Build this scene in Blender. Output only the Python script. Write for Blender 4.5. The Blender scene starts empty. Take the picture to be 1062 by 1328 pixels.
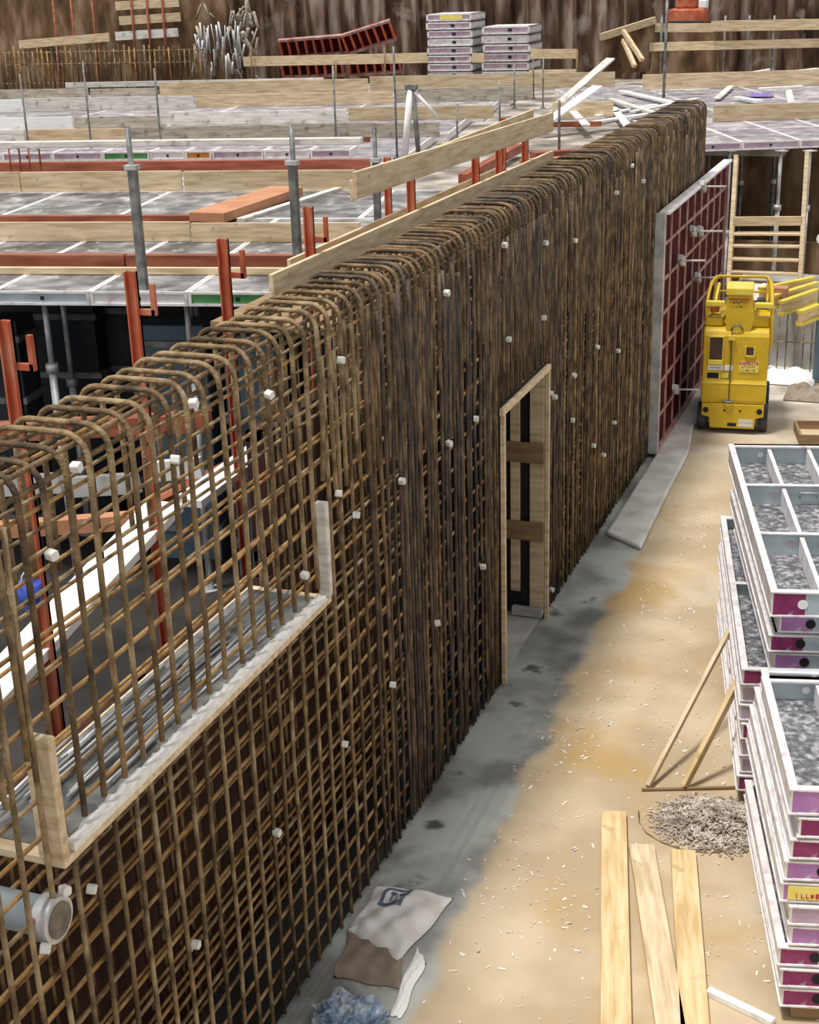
import bpy, math, random
from mathutils import Vector, Matrix
random.seed(7)
C = bpy.context.scene.collection
SC = bpy.context.scene
PI = math.pi
# ------------------------------------------------------------------ camera, sky, sun, exposure
F_PX, CX, CY = 1832.0, 531.0, 664.0
def _n(v): return Vector(v).normalized()
def _ray(px, py): return Vector(((px-CX)/F_PX, -(py-CY)/F_PX, -1.0))
_dY = _n(_ray(1256, -52)); _up = -_n(_ray(680, 5500)); _up = (_up-_dY*_up.dot(_dY)).normalized()
_dX = _dY.cross(_up)
ROT = Matrix((_dX, _dY, _up))
CAM = Vector((2.891, -1.449, 5.2))
cam = bpy.data.cameras.new('camera'); co = bpy.data.objects.new('camera', cam); C.objects.link(co)
co.matrix_world = Matrix.Translation(CAM) @ ROT.to_4x4()
cam.sensor_fit = 'VERTICAL'; cam.sensor_height = 36; cam.lens = F_PX/1328*36; cam.clip_end = 400
SC.camera = co
w = bpy.data.worlds.new('sky'); SC.world = w; w.use_nodes = True
bg = w.node_tree.nodes['Background']; bg.inputs[0].default_value = (1.0, 0.985, 0.965, 1); bg.inputs[1].default_value = 0.72
sl = bpy.data.lights.new('sun', 'SUN'); sl.energy = 3.7; sl.angle = math.radians(9); sl.color = (1, .96, .9)
so = bpy.data.objects.new('sun', sl); C.objects.link(so)
so.rotation_euler = Vector((0.20, 0.22, -1.0)).to_track_quat('-Z', 'Y').to_euler(); so.location = (-5, 0, 20)
vs = SC.view_settings; vs.view_transform = 'Standard'; vs.look = 'None'; vs.gamma = 1; vs.exposure = 0.0; vs.use_curve_mapping = False

def at_z(px, py, h=0.0):
    r = ROT @ _ray(px, py); return CAM + r*((h-CAM.z)/r.z)
def at_x(px, py, X=0.0):
    r = ROT @ _ray(px, py); return CAM + r*((X-CAM.x)/r.x)
def at_y(px, py, Y):
    r = ROT @ _ray(px, py); return CAM + r*((Y-CAM.y)/r.y)

# ------------------------------------------------------------------ materials
def mat(name, cols, scale=4.0, stretch=(1, 1, 1), rough=.75, metal=0.0, bump=.0, var=.0, detail=6, spots=None, spec=.3, world=False, bscale=None):
    """noise mix of two or three colours (linear), optional second noise of stains, random value per thing"""
    m = bpy.data.materials.new(name); m.use_nodes = True
    nt = m.node_tree; N = nt.nodes; L = nt.links
    b = N['Principled BSDF']; b.inputs['Roughness'].default_value = rough; b.inputs['Metallic'].default_value = metal
    b.inputs['Specular IOR Level'].default_value = spec
    tc = N.new('ShaderNodeTexCoord'); mp = N.new('ShaderNodeMapping'); mp.inputs['Scale'].default_value = stretch
    src = tc.outputs['Object']
    if world:
        ge = N.new('ShaderNodeNewGeometry'); src = ge.outputs['Position']
    L.new(src, mp.inputs['Vector'])
    if not world:
        oi = N.new('ShaderNodeObjectInfo')
        ml = N.new('ShaderNodeMath'); ml.operation = 'MULTIPLY'; ml.inputs[1].default_value = 37.0
        L.new(oi.outputs['Random'], ml.inputs[0])
        cb = N.new('ShaderNodeCombineXYZ'); L.new(ml.outputs[0], cb.inputs[0]); L.new(ml.outputs[0], cb.inputs[1])
        L.new(cb.outputs[0], mp.inputs['Location'])
    nz = N.new('ShaderNodeTexNoise'); nz.inputs['Scale'].default_value = scale; nz.inputs['Detail'].default_value = detail
    L.new(mp.outputs[0], nz.inputs['Vector'])
    cr = N.new('ShaderNodeValToRGB'); L.new(nz.outputs['Fac'], cr.inputs[0])
    e = cr.color_ramp.elements
    n = len(cols)
    pos = [.5] if n == 1 else [.34+.32*i/(n-1) for i in range(n)]
    e[0].position = pos[0]; e[0].color = (*cols[0], 1)
    e[1].position = pos[-1]; e[1].color = (*cols[-1], 1)
    for i in range(1, n-1):
        q = e.new(pos[i]); q.color = (*cols[i], 1)
    out = cr.outputs['Color']
    if spots:
        col, sc, lo, hi = spots
        n2 = N.new('ShaderNodeTexNoise'); n2.inputs['Scale'].default_value = sc; n2.inputs['Detail'].default_value = 5
        L.new(src, n2.inputs['Vector'])
        r2 = N.new('ShaderNodeMapRange'); r2.inputs[1].default_value = lo; r2.inputs[2].default_value = hi
        L.new(n2.outputs['Fac'], r2.inputs[0])
        mx = N.new('ShaderNodeMix'); mx.data_type = 'RGBA'; L.new(r2.outputs[0], mx.inputs[0])
        L.new(out, mx.inputs[6]); mx.inputs[7].default_value = (*col, 1); out = mx.outputs[2]
    if var and not world:
        hs = N.new('ShaderNodeHueSaturation'); mr = N.new('ShaderNodeMapRange')
        mr.inputs[3].default_value = 1-var; mr.inputs[4].default_value = 1+var
        L.new(oi.outputs['Random'], mr.inputs[0]); L.new(mr.outputs[0], hs.inputs['Value']); L.new(out, hs.inputs['Color']); out = hs.outputs[0]
    L.new(out, b.inputs['Base Color'])
    if bump:
        bp = N.new('ShaderNodeBump'); bp.inputs['Strength'].default_value = bump; bp.inputs['Distance'].default_value = .02
        if bscale:
            n3 = N.new('ShaderNodeTexNoise'); n3.inputs['Scale'].default_value = bscale; L.new(mp.outputs[0], n3.inputs['Vector'])
            L.new(n3.outputs['Fac'], bp.inputs['Height'])
        else: L.new(nz.outputs['Fac'], bp.inputs['Height'])
        L.new(bp.outputs[0], b.inputs['Normal'])
    return m
M = {}
M['bar'] = mat('rusty_bar', [(.10, .065, .033), (.23, .158, .082), (.37, .28, .16)], 9, rough=.7, bump=.5, bscale=60)
M['bar_o'] = mat('orange_bar', [(.15, .078, .028), (.32, .185, .068), (.44, .285, .13)], 8, rough=.7, bump=.5, bscale=60)
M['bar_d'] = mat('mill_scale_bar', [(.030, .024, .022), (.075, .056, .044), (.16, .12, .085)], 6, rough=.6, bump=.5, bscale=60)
M['bar_m'] = mat('worn_bar', [(.05, .033, .019), (.13, .083, .042), (.25, .165, .085)], 7, rough=.65, bump=.5, bscale=60)
M['spacer'] = mat('grey_plastic', [(.62, .62, .60), (.75, .75, .73)], 30, rough=.5)
M['wood'] = mat('pale_pine', [(.46, .345, .205), (.60, .47, .305), (.69, .57, .40)], 3, (1, 9, 9), var=.14, spots=((.30, .21, .12), 7, .68, .80))
M['wood_y'] = mat('yellow_pine', [(.52, .365, .18), (.64, .475, .255), (.72, .56, .34)], 3, (1, 9, 9), var=.06, spots=((.36, .23, .10), 7, .64, .80))
M['wood_w'] = mat('weathered_white_board', [(.50, .48, .44), (.66, .64, .60), (.76, .74, .70)], 3, (1, 8, 8), var=.10, spots=((.28, .25, .21), 6, .58, .78))
M['wood_g'] = mat('grey_board', [(.30, .27, .22), (.44, .40, .33), (.55, .51, .43)], 3, (1, 8, 8), var=.15, spots=((.18, .15, .12), 6, .58, .78))
M['wood_b'] = mat('brown_board', [(.20, .13, .07), (.30, .20, .11)], 3, (1, 8, 8), var=.1)
M['wood_wh'] = mat('whitened_board', [(.78, .78, .76), (.86, .86, .84)], 4, (1, 6, 6), spots=((.5, .46, .4), 5, .62, .8))
M['foam'] = mat('white_foam', [(.72, .71, .68), (.85, .84, .82)], 25, rough=.9, bump=.6)
M['redsteel'] = mat('red_primer_steel', [(.36, .07, .03), (.48, .11, .05), (.50, .20, .12)], 5, rough=.55, var=.1)
M['redbeam'] = mat('brown_red_beam', [(.20, .055, .03), (.30, .085, .045), (.36, .13, .08)], 3, (.6, 4, 4), rough=.6, var=.12)
M['orange'] = mat('orange_brown_board', [(.42, .19, .10), (.55, .28, .16)], 3, rough=.7)
M['maroon'] = mat('maroon_ply', [(.040, .004, .007), (.070, .008, .012)], 3, rough=.75, spec=.08)
M['redrib'] = mat('red_painted_rib', [(.28, .10, .10), (.40, .22, .20), (.46, .36, .33)], 5, rough=.5)
M['shutter'] = mat('brown_film_ply', [(.022, .007, .005), (.048, .015, .010)], 2.5, rough=.55, var=.2)
M['galv'] = mat('galvanised_steel', [(.36, .37, .38), (.52, .53, .54), (.62, .63, .64)], 7, rough=.45, metal=.35, spec=.5)
M['alu'] = mat('light_aluminium', [(.62, .61, .62), (.78, .76, .77), (.84, .83, .84)], 8, rough=.45, metal=.15, spec=.5, spots=((.55, .42, .48), 10, .56, .75))
M['alu_g'] = mat('blue_grey_aluminium', [(.38, .45, .49), (.52, .60, .64)], 6, rough=.45, metal=.1, spec=.5)
M['magenta'] = mat('magenta_coat', [(.20, .022, .10), (.27, .045, .14)], 9, rough=.5, spots=((.40, .30, .36), 14, .62, .78))
M['purple'] = mat('violet_coat', [(.36, .16, .40), (.45, .23, .48)], 9, rough=.5, spots=((.55, .48, .56), 14, .6, .78))
M['mauve'] = mat('mauve_coat', [(.42, .30, .40), (.55, .47, .53)], 6, rough=.5)
M['green'] = mat('green_coat', [(.06, .25, .07), (.12, .34, .12)], 6, rough=.5)
M['ochre'] = mat('orange_coat', [(.55, .24, .06), (.62, .30, .09)], 6, rough=.5)
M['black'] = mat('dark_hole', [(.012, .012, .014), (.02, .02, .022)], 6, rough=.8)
M['ply_s'] = mat('splattered_ply', [(.07, .07, .078), (.15, .15, .165), (.40, .40, .42)], 26, rough=.6, bump=.3, detail=8)
M['ply_d'] = mat('dark_deck_ply', [(.07, .066, .066), (.17, .165, .165), (.34, .33, .33)], 3.2, rough=.45, detail=10, spots=((.50, .49, .48), 5, .60, .72), var=.25)
M['ply_m'] = mat('mauve_deck_ply', [(.17, .155, .17), (.27, .25, .27), (.42, .40, .41)], 3.2, rough=.5, detail=10, spots=((.62, .60, .60), 6, .60, .70), var=.15)
M['steel_d'] = mat('dark_grey_post', [(.10, .105, .11), (.19, .195, .19), (.28, .28, .26)], 9, rough=.5, metal=.2, var=.2)
M['yellow'] = mat('yellow_paint', [(.56, .37, .012), (.64, .44, .02)], 5, rough=.4, spec=.5, spots=((.42, .29, .05), 8, .64, .82))
M['yellow_l'] = mat('pale_yellow_paint', [(.72, .55, .06), (.78, .62, .12)], 5, rough=.4, spec=.5)
M['rubber'] = mat('grey_rubber', [(.03, .03, .032), (.075, .075, .078)], 10, rough=.85)
M['glass_d'] = mat('dark_window', [(.03, .012, .01), (.06, .025, .02)], 8, rough=.25, spec=.6)
M['white'] = mat('white_paint', [(.78, .78, .78), (.84, .84, .83)], 12, rough=.6)
M['redlab'] = mat('red_label', [(.45, .05, .03), (.52, .08, .05)], 20, rough=.5)
M['ylab'] = mat('yellow_label', [(.75, .62, .12), (.80, .70, .22)], 20, rough=.5)
M['ink'] = mat('dark_ink', [(.05, .045, .03), (.09, .08, .05)], 20, rough=.6)
M['blueink'] = mat('blue_ink', [(.09, .13, .19), (.16, .21, .28)], 40, rough=.6)
M['bag'] = mat('white_woven_sack', [(.72, .68, .65), (.80, .77, .75), (.84, .83, .82)], 8, rough=.8, bump=.3)
M['sack_b'] = mat('torn_brown_sack', [(.22, .17, .13), (.33, .27, .21)], 8, rough=.85, bump=.4)
M['bluefilm'] = mat('crumpled_blue_film', [(.10, .16, .26), (.28, .36, .48), (.72, .74, .76)], 9, rough=.3, spec=.6, bump=.5)
M['blueg'] = mat('blue_grey_steel', [(.09, .135, .18), (.14, .20, .25)], 3, rough=.5, var=.1)
M['navy'] = mat('dark_navy_panel', [(.015, .02, .028), (.04, .05, .062)], 2, rough=.45, var=.3)
M['blue'] = mat('blue_plastic', [(.03, .06, .35), (.05, .09, .45)], 8, rough=.45)
M['pipe'] = mat('blue_grey_pipe', [(.22, .28, .34), (.40, .46, .50)], 8, rough=.5)
M['grout'] = mat('brown_grey_cap', [(.12, .10, .085), (.2, .17, .14)], 20, rough=.8)
M['sheet'] = mat('rusty_sheet_pile', [(.03, .015, .010), (.12, .066, .042), (.36, .28, .24)], 2.2, (1.5, 1.5, .30), rough=.75, detail=9, world=True, spots=((.42, .37, .34), 1.3, .60, .74))
M['mud'] = mat('brown_lagging', [(.05, .028, .016), (.15, .085, .04), (.30, .21, .14)], 2.6, (1, 1, .35), rough=.9, detail=8, world=True)
M['grnd'] = mat('muddy_ground', [(.12, .10, .085), (.28, .25, .22), (.50, .47, .43)], 1.6, rough=.95, detail=10, world=True, bump=.4)
M['conc'] = mat('grey_concrete', [(.27, .27, .26), (.38, .38, .365), (.50, .50, .48)], 2.4, rough=.85, detail=9, world=True, bump=.15)
M['concl'] = mat('pale_concrete', [(.48, .47, .44), (.62, .61, .58), (.72, .72, .70)], 3, rough=.85, detail=9, world=True, bump=.2)
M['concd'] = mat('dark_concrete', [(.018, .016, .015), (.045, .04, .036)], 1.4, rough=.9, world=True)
M['chip'] = mat('pale_chip', [(.62, .55, .44), (.80, .76, .68)], 3, rough=.8)
M['shav'] = mat('grey_brown_shard', [(.22, .17, .13), (.42, .36, .30), (.62, .56, .50)], 14, rough=.9, world=True)
M['purple_pl'] = mat('violet_blue_plastic', [(.16, .12, .36), (.25, .20, .45)], 8, rough=.5)
M['paper'] = mat('white_paper', [(.80, .79, .77), (.88, .87, .85)], 5, rough=.8)

def floor_mat():
    m = bpy.data.materials.new('tan_slab'); m.use_nodes = True
    nt = m.node_tree; N = nt.nodes; L = nt.links; b = N['Principled BSDF']
    b.inputs['Roughness'].default_value = .62; b.inputs['Specular IOR Level'].default_value = .35
    ge = N.new('ShaderNodeNewGeometry'); P = ge.outputs['Position']
    def noise(sc, det=6, dist=0):
        n = N.new('ShaderNodeTexNoise'); n.inputs['Scale'].default_value = sc; n.inputs['Detail'].default_value = det; n.inputs['Distortion'].default_value = dist
        L.new(P, n.inputs['Vector']); return n.outputs['Fac']
    def rng(v, a, c, x=0, y=1):
        r = N.new('ShaderNodeMapRange'); r.interpolation_type = 'SMOOTHSTEP'
        for i, q in enumerate((a, c, x, y)): r.inputs[i+1].default_value = q
        L.new(v, r.inputs[0]); return r.outputs[0]
    def mix(f, a, c):
        x = N.new('ShaderNodeMix'); x.data_type = 'RGBA'; L.new(f, x.inputs[0])
        for s, v in ((6, a), (7, c)):
            if isinstance(v, tuple): x.inputs[s].default_value = (*v, 1)
            else: L.new(v, x.inputs[s])
        return x.outputs[2]
    def math_(op, a, c):
        x = N.new('ShaderNodeMath'); x.operation = op
        for i, v in enumerate((a, c)):
            if isinstance(v, (int, float)): x.inputs[i].default_value = v
            else: L.new(v, x.inputs[i])
        return x.outputs[0]
    sp = N.new('ShaderNodeSeparateXYZ'); L.new(P, sp.inputs[0])
    tan = mix(rng(noise(1.1, 8), .38, .64), (.42, .325, .21), (.56, .455, .315))
    tan = mix(rng(noise(.8, 5, .4), .50, .68), tan, (.44, .295, .125))           # ochre stains of wet sawdust
    tan = mix(rng(noise(.55, 5), .60, .74), tan, (.44, .40, .33))               # grey worn patches
    far = rng(sp.outputs['Y'], 12.5, 17.0)
    tan = mix(far, tan, mix(rng(noise(1.6, 8), .4, .62), (.36, .31, .25), (.60, .56, .50)))
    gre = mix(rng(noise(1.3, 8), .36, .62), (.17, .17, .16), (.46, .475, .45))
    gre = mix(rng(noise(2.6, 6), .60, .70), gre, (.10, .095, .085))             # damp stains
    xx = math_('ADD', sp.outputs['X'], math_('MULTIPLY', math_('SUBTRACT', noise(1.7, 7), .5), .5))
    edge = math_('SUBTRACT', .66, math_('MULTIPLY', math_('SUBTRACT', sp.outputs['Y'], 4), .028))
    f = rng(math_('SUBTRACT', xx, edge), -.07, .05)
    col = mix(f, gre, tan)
    L.new(col, b.inputs['Base Color'])
    bp = N.new('ShaderNodeBump'); bp.inputs['Strength'].default_value = .15; L.new(noise(25, 6), bp.inputs['Height']); L.new(bp.outputs[0], b.inputs['Normal'])
    return m
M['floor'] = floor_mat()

# ------------------------------------------------------------------ mesh helpers
class MB:
    def __init__(s): s.v = []; s.f = []; s.sm = []
    def add(s, vs, fs, smooth=False):
        o = len(s.v); s.v += [Vector(q) for q in vs]
        for f in fs: s.f.append([i+o for i in f]); s.sm.append(smooth)
        return s
    def box(s, x0, x1, y0, y1, z0, z1, mtx=None):
        vs = [Vector((x, y, z)) for z in (z0, z1) for y in (y0, y1) for x in (x0, x1)]
        if mtx: vs = [mtx @ q for q in vs]
        return s.add(vs, [(0, 2, 3, 1), (4, 5, 7, 6), (0, 1, 5, 4), (2, 6, 7, 3), (0, 4, 6, 2), (1, 3, 7, 5)])
    def bar(s, p0, p1, w, h, up=(0, 0, 1)):
        p0, p1 = Vector(p0), Vector(p1); d = (p1-p0).normalized(); up = Vector(up)
        sd = d.cross(up)
        if sd.length < 1e-4: sd = d.cross(Vector((1, 0, 0)))
        sd.normalize(); u = sd.cross(d)
        vs = [q + sd*a*w/2 + u*c*h/2 for q in (p0, p1) for a, c in ((-1, -1), (1, -1), (1, 1), (-1, 1))]
        return s.add(vs, [(0, 1, 2, 3), (7, 6, 5, 4), (0, 4, 5, 1), (1, 5, 6, 2), (2, 6, 7, 3), (3, 7, 4, 0)])
    def tube(s, pts, r, n=7, closed=False):
        pts = [Vector(q) for q in pts]; rs = r if isinstance(r, (list, tuple)) else [r]*len(pts)
        k = len(pts); vs = []; ref = None
        for i, q in enumerate(pts):
            if closed: d = (pts[(i+1) % k]-pts[i-1]).normalized()
            else: d = (pts[min(i+1, k-1)]-pts[max(i-1, 0)]).normalized()
            if ref is None:
                ref = Vector((0, 0, 1)) if abs(d.z) < .9 else Vector((1, 0, 0))
            a = (ref-d*ref.dot(d)).normalized(); ref = a; c = d.cross(a)
            vs += [q+(a*math.cos(2*PI*j/n)+c*math.sin(2*PI*j/n))*rs[i] for j in range(n)]
        fs = []
        for i in range(k if closed else k-1):
            b = (i+1) % k
            fs += [(i*n+j, i*n+(j+1) % n, b*n+(j+1) % n, b*n+j) for j in range(n)]
        o = len(s.v); s.add(vs, fs, True)
        if not closed:
            s.f.append([o+j for j in range(n)][::-1]); s.sm.append(False)
            s.f.append([o+(k-1)*n+j for j in range(n)]); s.sm.append(False)
        return s
    def prism(s, poly, axis, a, b):
        """poly: list of 2D points; axis 0/1/2 the extrusion axis from a to b"""
        def P(q, t):
            l = list(q); l.insert(axis, t); return Vector(l)
        n = len(poly)
        return s.add([P(q, a) for q in poly]+[P(q, b) for q in poly],
                     [tuple(range(n))[::-1], tuple(range(n, 2*n))]+[(i, (i+1) % n, n+(i+1) % n, n+i) for i in range(n)])
    def xf(s, mtx): s.v = [mtx @ q for q in s.v]; return s
    def build(s, name, m, parent=None, bevel=0, loc=None, mtx=None):
        me = bpy.data.meshes.new(name)
        off = Vector((0, 0, 0))
        if loc is not None: off = Vector(loc)
        me.from_pydata([tuple(q-off) for q in s.v], [], s.f); me.update()
        for p, q in zip(me.polygons, s.sm): p.use_smooth = q
        import bmesh
        bm = bmesh.new(); bm.from_mesh(me); bmesh.ops.recalc_face_normals(bm, faces=bm.faces[:]); bm.to_mesh(me); bm.free()
        me.materials.append(M[m])
        o = bpy.data.objects.new(name, me); C.objects.link(o)
        if parent: o.parent = parent
        if mtx is not None: o.matrix_world = mtx
        elif loc is not None: o.location = off
        if bevel:
            b = o.modifiers.new('bevel', 'BEVEL'); b.width = bevel; b.segments = 2; b.limit_method = 'ANGLE'
        return o
def tag(o, label, cat, group=None, kind=None):
    o['label'] = label; o['category'] = cat
    if group: o['group'] = group
    if kind: o['kind'] = kind
    return o
def thing(name, label, cat, loc=(0, 0, 0), rz=0, group=None):
    o = bpy.data.objects.new(name, None); C.objects.link(o); o.location = loc; o.rotation_euler = (0, 0, rz); o.empty_display_size = .1
    return tag(o, label, cat, group)
def struct(o, label=None):
    o['kind'] = 'structure'
    if label: o['label'] = label
    return o
def dup(root, mtx=None, label=None, group=None):
    r = root.copy(); C.objects.link(r)
    if mtx is not None: r.matrix_world = mtx
    if label: r['label'] = label
    if group: r['group'] = group
    for ch in list(root.children):
        c = ch.copy(); C.objects.link(c); c.parent = r; c.matrix_parent_inverse = ch.matrix_parent_inverse
        for g in list(ch.children):
            d = g.copy(); C.objects.link(d); d.parent = c
    return r
def frame(p0, p1, up=(0, 0, 1)):
    p0, p1 = Vector(p0), Vector(p1); x = (p1-p0).normalized(); up = Vector(up)
    y = up.cross(x)
    if y.length < 1e-4: y = Vector((0, 1, 0)).cross(x)
    y.normalize(); z = x.cross(y)
    m = Matrix((x, y, z)).transposed().to_4x4(); m.translation = p0; return m
def board(name, p0, p1, t, h, m, label, cat='board', group=None, up=(0, 0, 1), bevel=.004, warp=0):
    """a board from p0 to p1 (middle of its section), t thick sideways, h along up"""
    L = (Vector(p1)-Vector(p0)).length
    b = MB()
    n = max(2, int(L/.5))
    vs = []; fs = []
    for i in range(n+1):
        x = L*i/n; k = warp*math.sin(PI*i/n)
        vs += [(x, -t/2, -h/2+k), (x, t/2, -h/2+k), (x, t/2, h/2+k), (x, -t/2, h/2+k)]
    for i in range(n):
        o = 4*i
        fs += [(o+j, o+(j+1) % 4, o+4+(j+1) % 4, o+4+j) for j in range(4)]
    fs += [(0, 1, 2, 3), tuple(4*n+j for j in (3, 2, 1, 0))]
    b.add(vs, fs)
    o = b.build(name, m, None, bevel, mtx=frame(p0, p1, up))
    return tag(o, label, cat, group)
ORD = ['first', 'second', 'third', 'fourth', 'fifth', 'sixth', 'seventh', 'eighth', 'ninth', 'tenth', 'eleventh', 'twelfth', 'thirteenth', 'fourteenth', 'fifteenth', 'sixteenth', 'seventeenth', 'eighteenth', 'nineteenth', 'twentieth']
def num(i):
    return ORD[i] if i < 20 else ['twenty', 'thirty'][(i-19)//10 if (i+1) % 10 else (i-19)//10]+'-'+ORD[(i) % 10]

DA = math.radians(11); DO = Vector((-4.6, 8.55, 0)); DU = Vector((math.cos(DA), math.sin(DA), 0)); DD = Vector((-math.sin(DA), math.cos(DA), 0))
def dk(u, d, z): return DO + DU*u + DD*d + Vector((0, 0, z))
def ud(P):
    q = Vector(P)-DO; return q.dot(DU), q.dot(DD)
DZ = 2.8

# ------------------------------------------------------------------ structure
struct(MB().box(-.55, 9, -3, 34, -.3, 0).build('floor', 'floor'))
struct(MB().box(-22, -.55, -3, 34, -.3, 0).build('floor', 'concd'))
struct(MB().box(-40, 12, 33.2, 52, 0, 2.5).build('ground', 'grnd'))
b = MB()                                            # kerb beside the red formwork
b.prism([(.10, 11.3), (.50, 11.0), (.46, 12.6), (.44, 14.0), (.33, 14.9), (.35, 17.9), (.10, 17.9)], 2, 0, .05)
struct(b.build('trim_1', 'concl', bevel=.02))
b = MB(); b.box(-.50, -.02, 1.0, 7.98, 0, .035); b.box(-.50, -.02, 9.32, 17.2, 0, .035)     # kicker under the cage
struct(b.build('trim_2', 'concd'))
struct(MB().box(-.50, -.02, 7.99, 9.31, 0, .03).build('threshold', 'conc'))
# raised pour behind the lift
struct(MB().box(.15, 6, 17.9, 20.4, 0, .85).build('landing', 'conc'))
struct(MB().box(-.6, 6, 20.42, 20.5, 0, 1.32).build('landing_boards', 'mud'))
struct(MB().box(-1.2, 7, 24.0, 24.3, 0, 2.65).build('wall_back', 'mud'))
# sheet pile wall far behind
b = MB()
u0, n = -26.0, 110
poly = []
for i in range(n):
    u = u0+i*.42; dd = .0 if i % 2 else .22
    poly += [(u+.05, 28.3+dd), (u+.36, 28.3+dd)]
vs = []; fs = []
for (u, d) in poly:
    vs += [dk(u, d, 2.2), dk(u, d, 4.78 - .012*u)]
for i in range(len(poly)-1): fs.append((2*i, 2*i+2, 2*i+3, 2*i+1))
b.add(vs, fs)
so_ = b.build('wall_far', 'sheet'); sm_ = so_.modifiers.new('thick', 'SOLIDIFY'); sm_.thickness = .03
struct(so_)
b = MB(); b.bar(dk(-27, 28.9, 5.27), dk(21, 28.9, 4.7), .5, .4)
struct(b.build('trim_3', 'grnd'))
b = MB(); b.bar(dk(-27, 33, 6.2), dk(21, 33, 6.0), .5, 2.5)
struct(b.build('wall_top', 'mud'))
# dark end walls beneath the left deck
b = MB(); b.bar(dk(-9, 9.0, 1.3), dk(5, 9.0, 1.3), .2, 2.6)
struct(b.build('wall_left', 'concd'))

# ------------------------------------------------------------------ rebar cage
H = 3.655; T = .42; Y0, Y1 = 1.45, 17.0
WIN = (2.31, 4.79, 2.14); DOOR = (8.0, 9.30, 2.20)
cage = thing('rebar_cage', 'long rust-brown rebar wall cage with rounded hairpin top standing beside the tan floor', 'rebar cage', (0, 0, 0))
R1 = .0118
def wob(s): return random.uniform(-s, s)
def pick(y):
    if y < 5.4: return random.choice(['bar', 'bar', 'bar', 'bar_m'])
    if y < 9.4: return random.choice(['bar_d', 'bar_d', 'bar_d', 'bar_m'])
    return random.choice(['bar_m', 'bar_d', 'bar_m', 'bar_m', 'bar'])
def joint(obs_pts, name, m, r, n=5):
    mb = MB()
    for q in obs_pts: mb.tube(q, r, n)
    o = mb.build(name, m, cage); o['kind'] = 'stuff'; return o
# hairpins over the top
ys = []; y = Y0
while y < Y1:
    ys.append(y); y += .15 if y < 5.6 else .10
hp = []
for i, y in enumerate(ys):
    dy = wob(.018); zt = H-.012+wob(.012)
    leg = 2.6+wob(.25)
    if WIN[0] < y < WIN[1]: leg = WIN[2]+.06
    r = .075
    pts = [(-T+.01, y+dy, 2.9+wob(.1)), (-T+.01, y+dy, 3.2), (-T, y+dy, zt-r)]
    for k in range(1, 5): a = PI-PI/2*k/4; pts.append((-T+r+r*math.cos(a), y+dy, zt-r+r*math.sin(a)))
    r2 = .10
    for k in range(0, 6): a = PI/2-PI/2*k/5; pts.append((.0-r2+r2*math.cos(a), y+dy*(1-k/5), zt-r2+r2*math.sin(a)))
    z = zt-r2; x = 0
    while z-.5 > leg:
        z -= .5; pts.append((wob(.006), y+wob(.012), z))
    pts.append((wob(.006), y+wob(.012), leg))
    hp.append((pts, pick(y) if y < 5.4 else random.choice(['bar_m', 'bar_d', 'bar_m'])))
for i, (pts, m) in enumerate(hp):
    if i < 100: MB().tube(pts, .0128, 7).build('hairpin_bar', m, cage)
for m in ('bar_m', 'bar_d'):
    rest = [q[0] for q in hp[100:] if q[1] == m]
    if rest: joint(rest, 'hairpin_bars', m, .0128)
# front verticals
fv = []; y = Y0+.04
while y < Y1:
    segs = [(.02, H-.2+wob(.12))]
    if WIN[0]-.02 < y < WIN[1]+.02: segs = [(.02, WIN[2]-.045)]
    if DOOR[0]-.06 < y < DOOR[1]+.05: segs = [(DOOR[2]+.075, H-.2)]
    for z0, z1 in segs:
        pts = []; k = max(2, int((z1-z0)/.55))
        for j in range(k+1): pts.append((.004+wob(.006), y+wob(.012), z0+(z1-z0)*j/k))
        fv.append((pts, pick(y), y))
    if y < 5.5: y += .15
    elif y < 7.9: y += random.choice([.05, .06, .11])
    elif y < 9.4: y += .062
    else: y += random.choice([.06, .075, .11])
fv.sort(key=lambda q: q[2])
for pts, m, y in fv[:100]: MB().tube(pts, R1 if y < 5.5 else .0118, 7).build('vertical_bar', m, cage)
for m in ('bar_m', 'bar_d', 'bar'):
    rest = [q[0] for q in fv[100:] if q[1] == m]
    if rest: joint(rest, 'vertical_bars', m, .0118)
# back-face verticals: one part
bv = []; y = Y0+.02
while y < Y1:
    z0 = .02
    if not (DOOR[0]-.06 < y < DOOR[1]+.05):
        bv.append([(-T+.01, y+wob(.01), .02), (-T+.01+wob(.008), y+wob(.012), WIN[2]-.05 if WIN[0] < y < WIN[1] else 1.7), (-T+.01, y+wob(.01), WIN[2]-.04 if WIN[0] < y < WIN[1] else 3.3)])
    y += .15
joint(bv, 'rear_vertical_bars', 'bar_m', R1)
# horizontals, front and back layer (bars cut at window and door)
def hbar(xf, z, y0, y1, m, r):
    pts = []; k = max(2, int((y1-y0)/.8))
    for j in range(k+1): pts.append((xf+wob(.004), y0+(y1-y0)*j/k, z+wob(.008)))
    MB().tube(pts, r, 6).build('horizontal_bar', m, cage)
for x in (-.027, -T+.035):
    k = 0; z = .12
    while z < H-.10:
        zz = z+wob(.012)
        spans = [(Y0-.05, Y1)]
        if WIN[2]-.05 < zz < WIN[2]+.09: spans = [(Y0-.05, WIN[0]-.06), (WIN[1]+.06, Y1)]
        if zz < DOOR[2]+.05:
            spans = [q for s in spans for q in ([(s[0], DOOR[0]-.06), (DOOR[1]+.06, s[1])] if s[0] < DOOR[0] < s[1] else [s])]
        for s in spans:
            if s[1]-s[0] > .3 and len([1 for c in cage.children if c.name.startswith('horizontal')]) < 99:
                hbar(x, zz, s[0], s[1], 'bar_o' if random.random() < .7 else 'bar', .0095)
        z += .152
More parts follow.
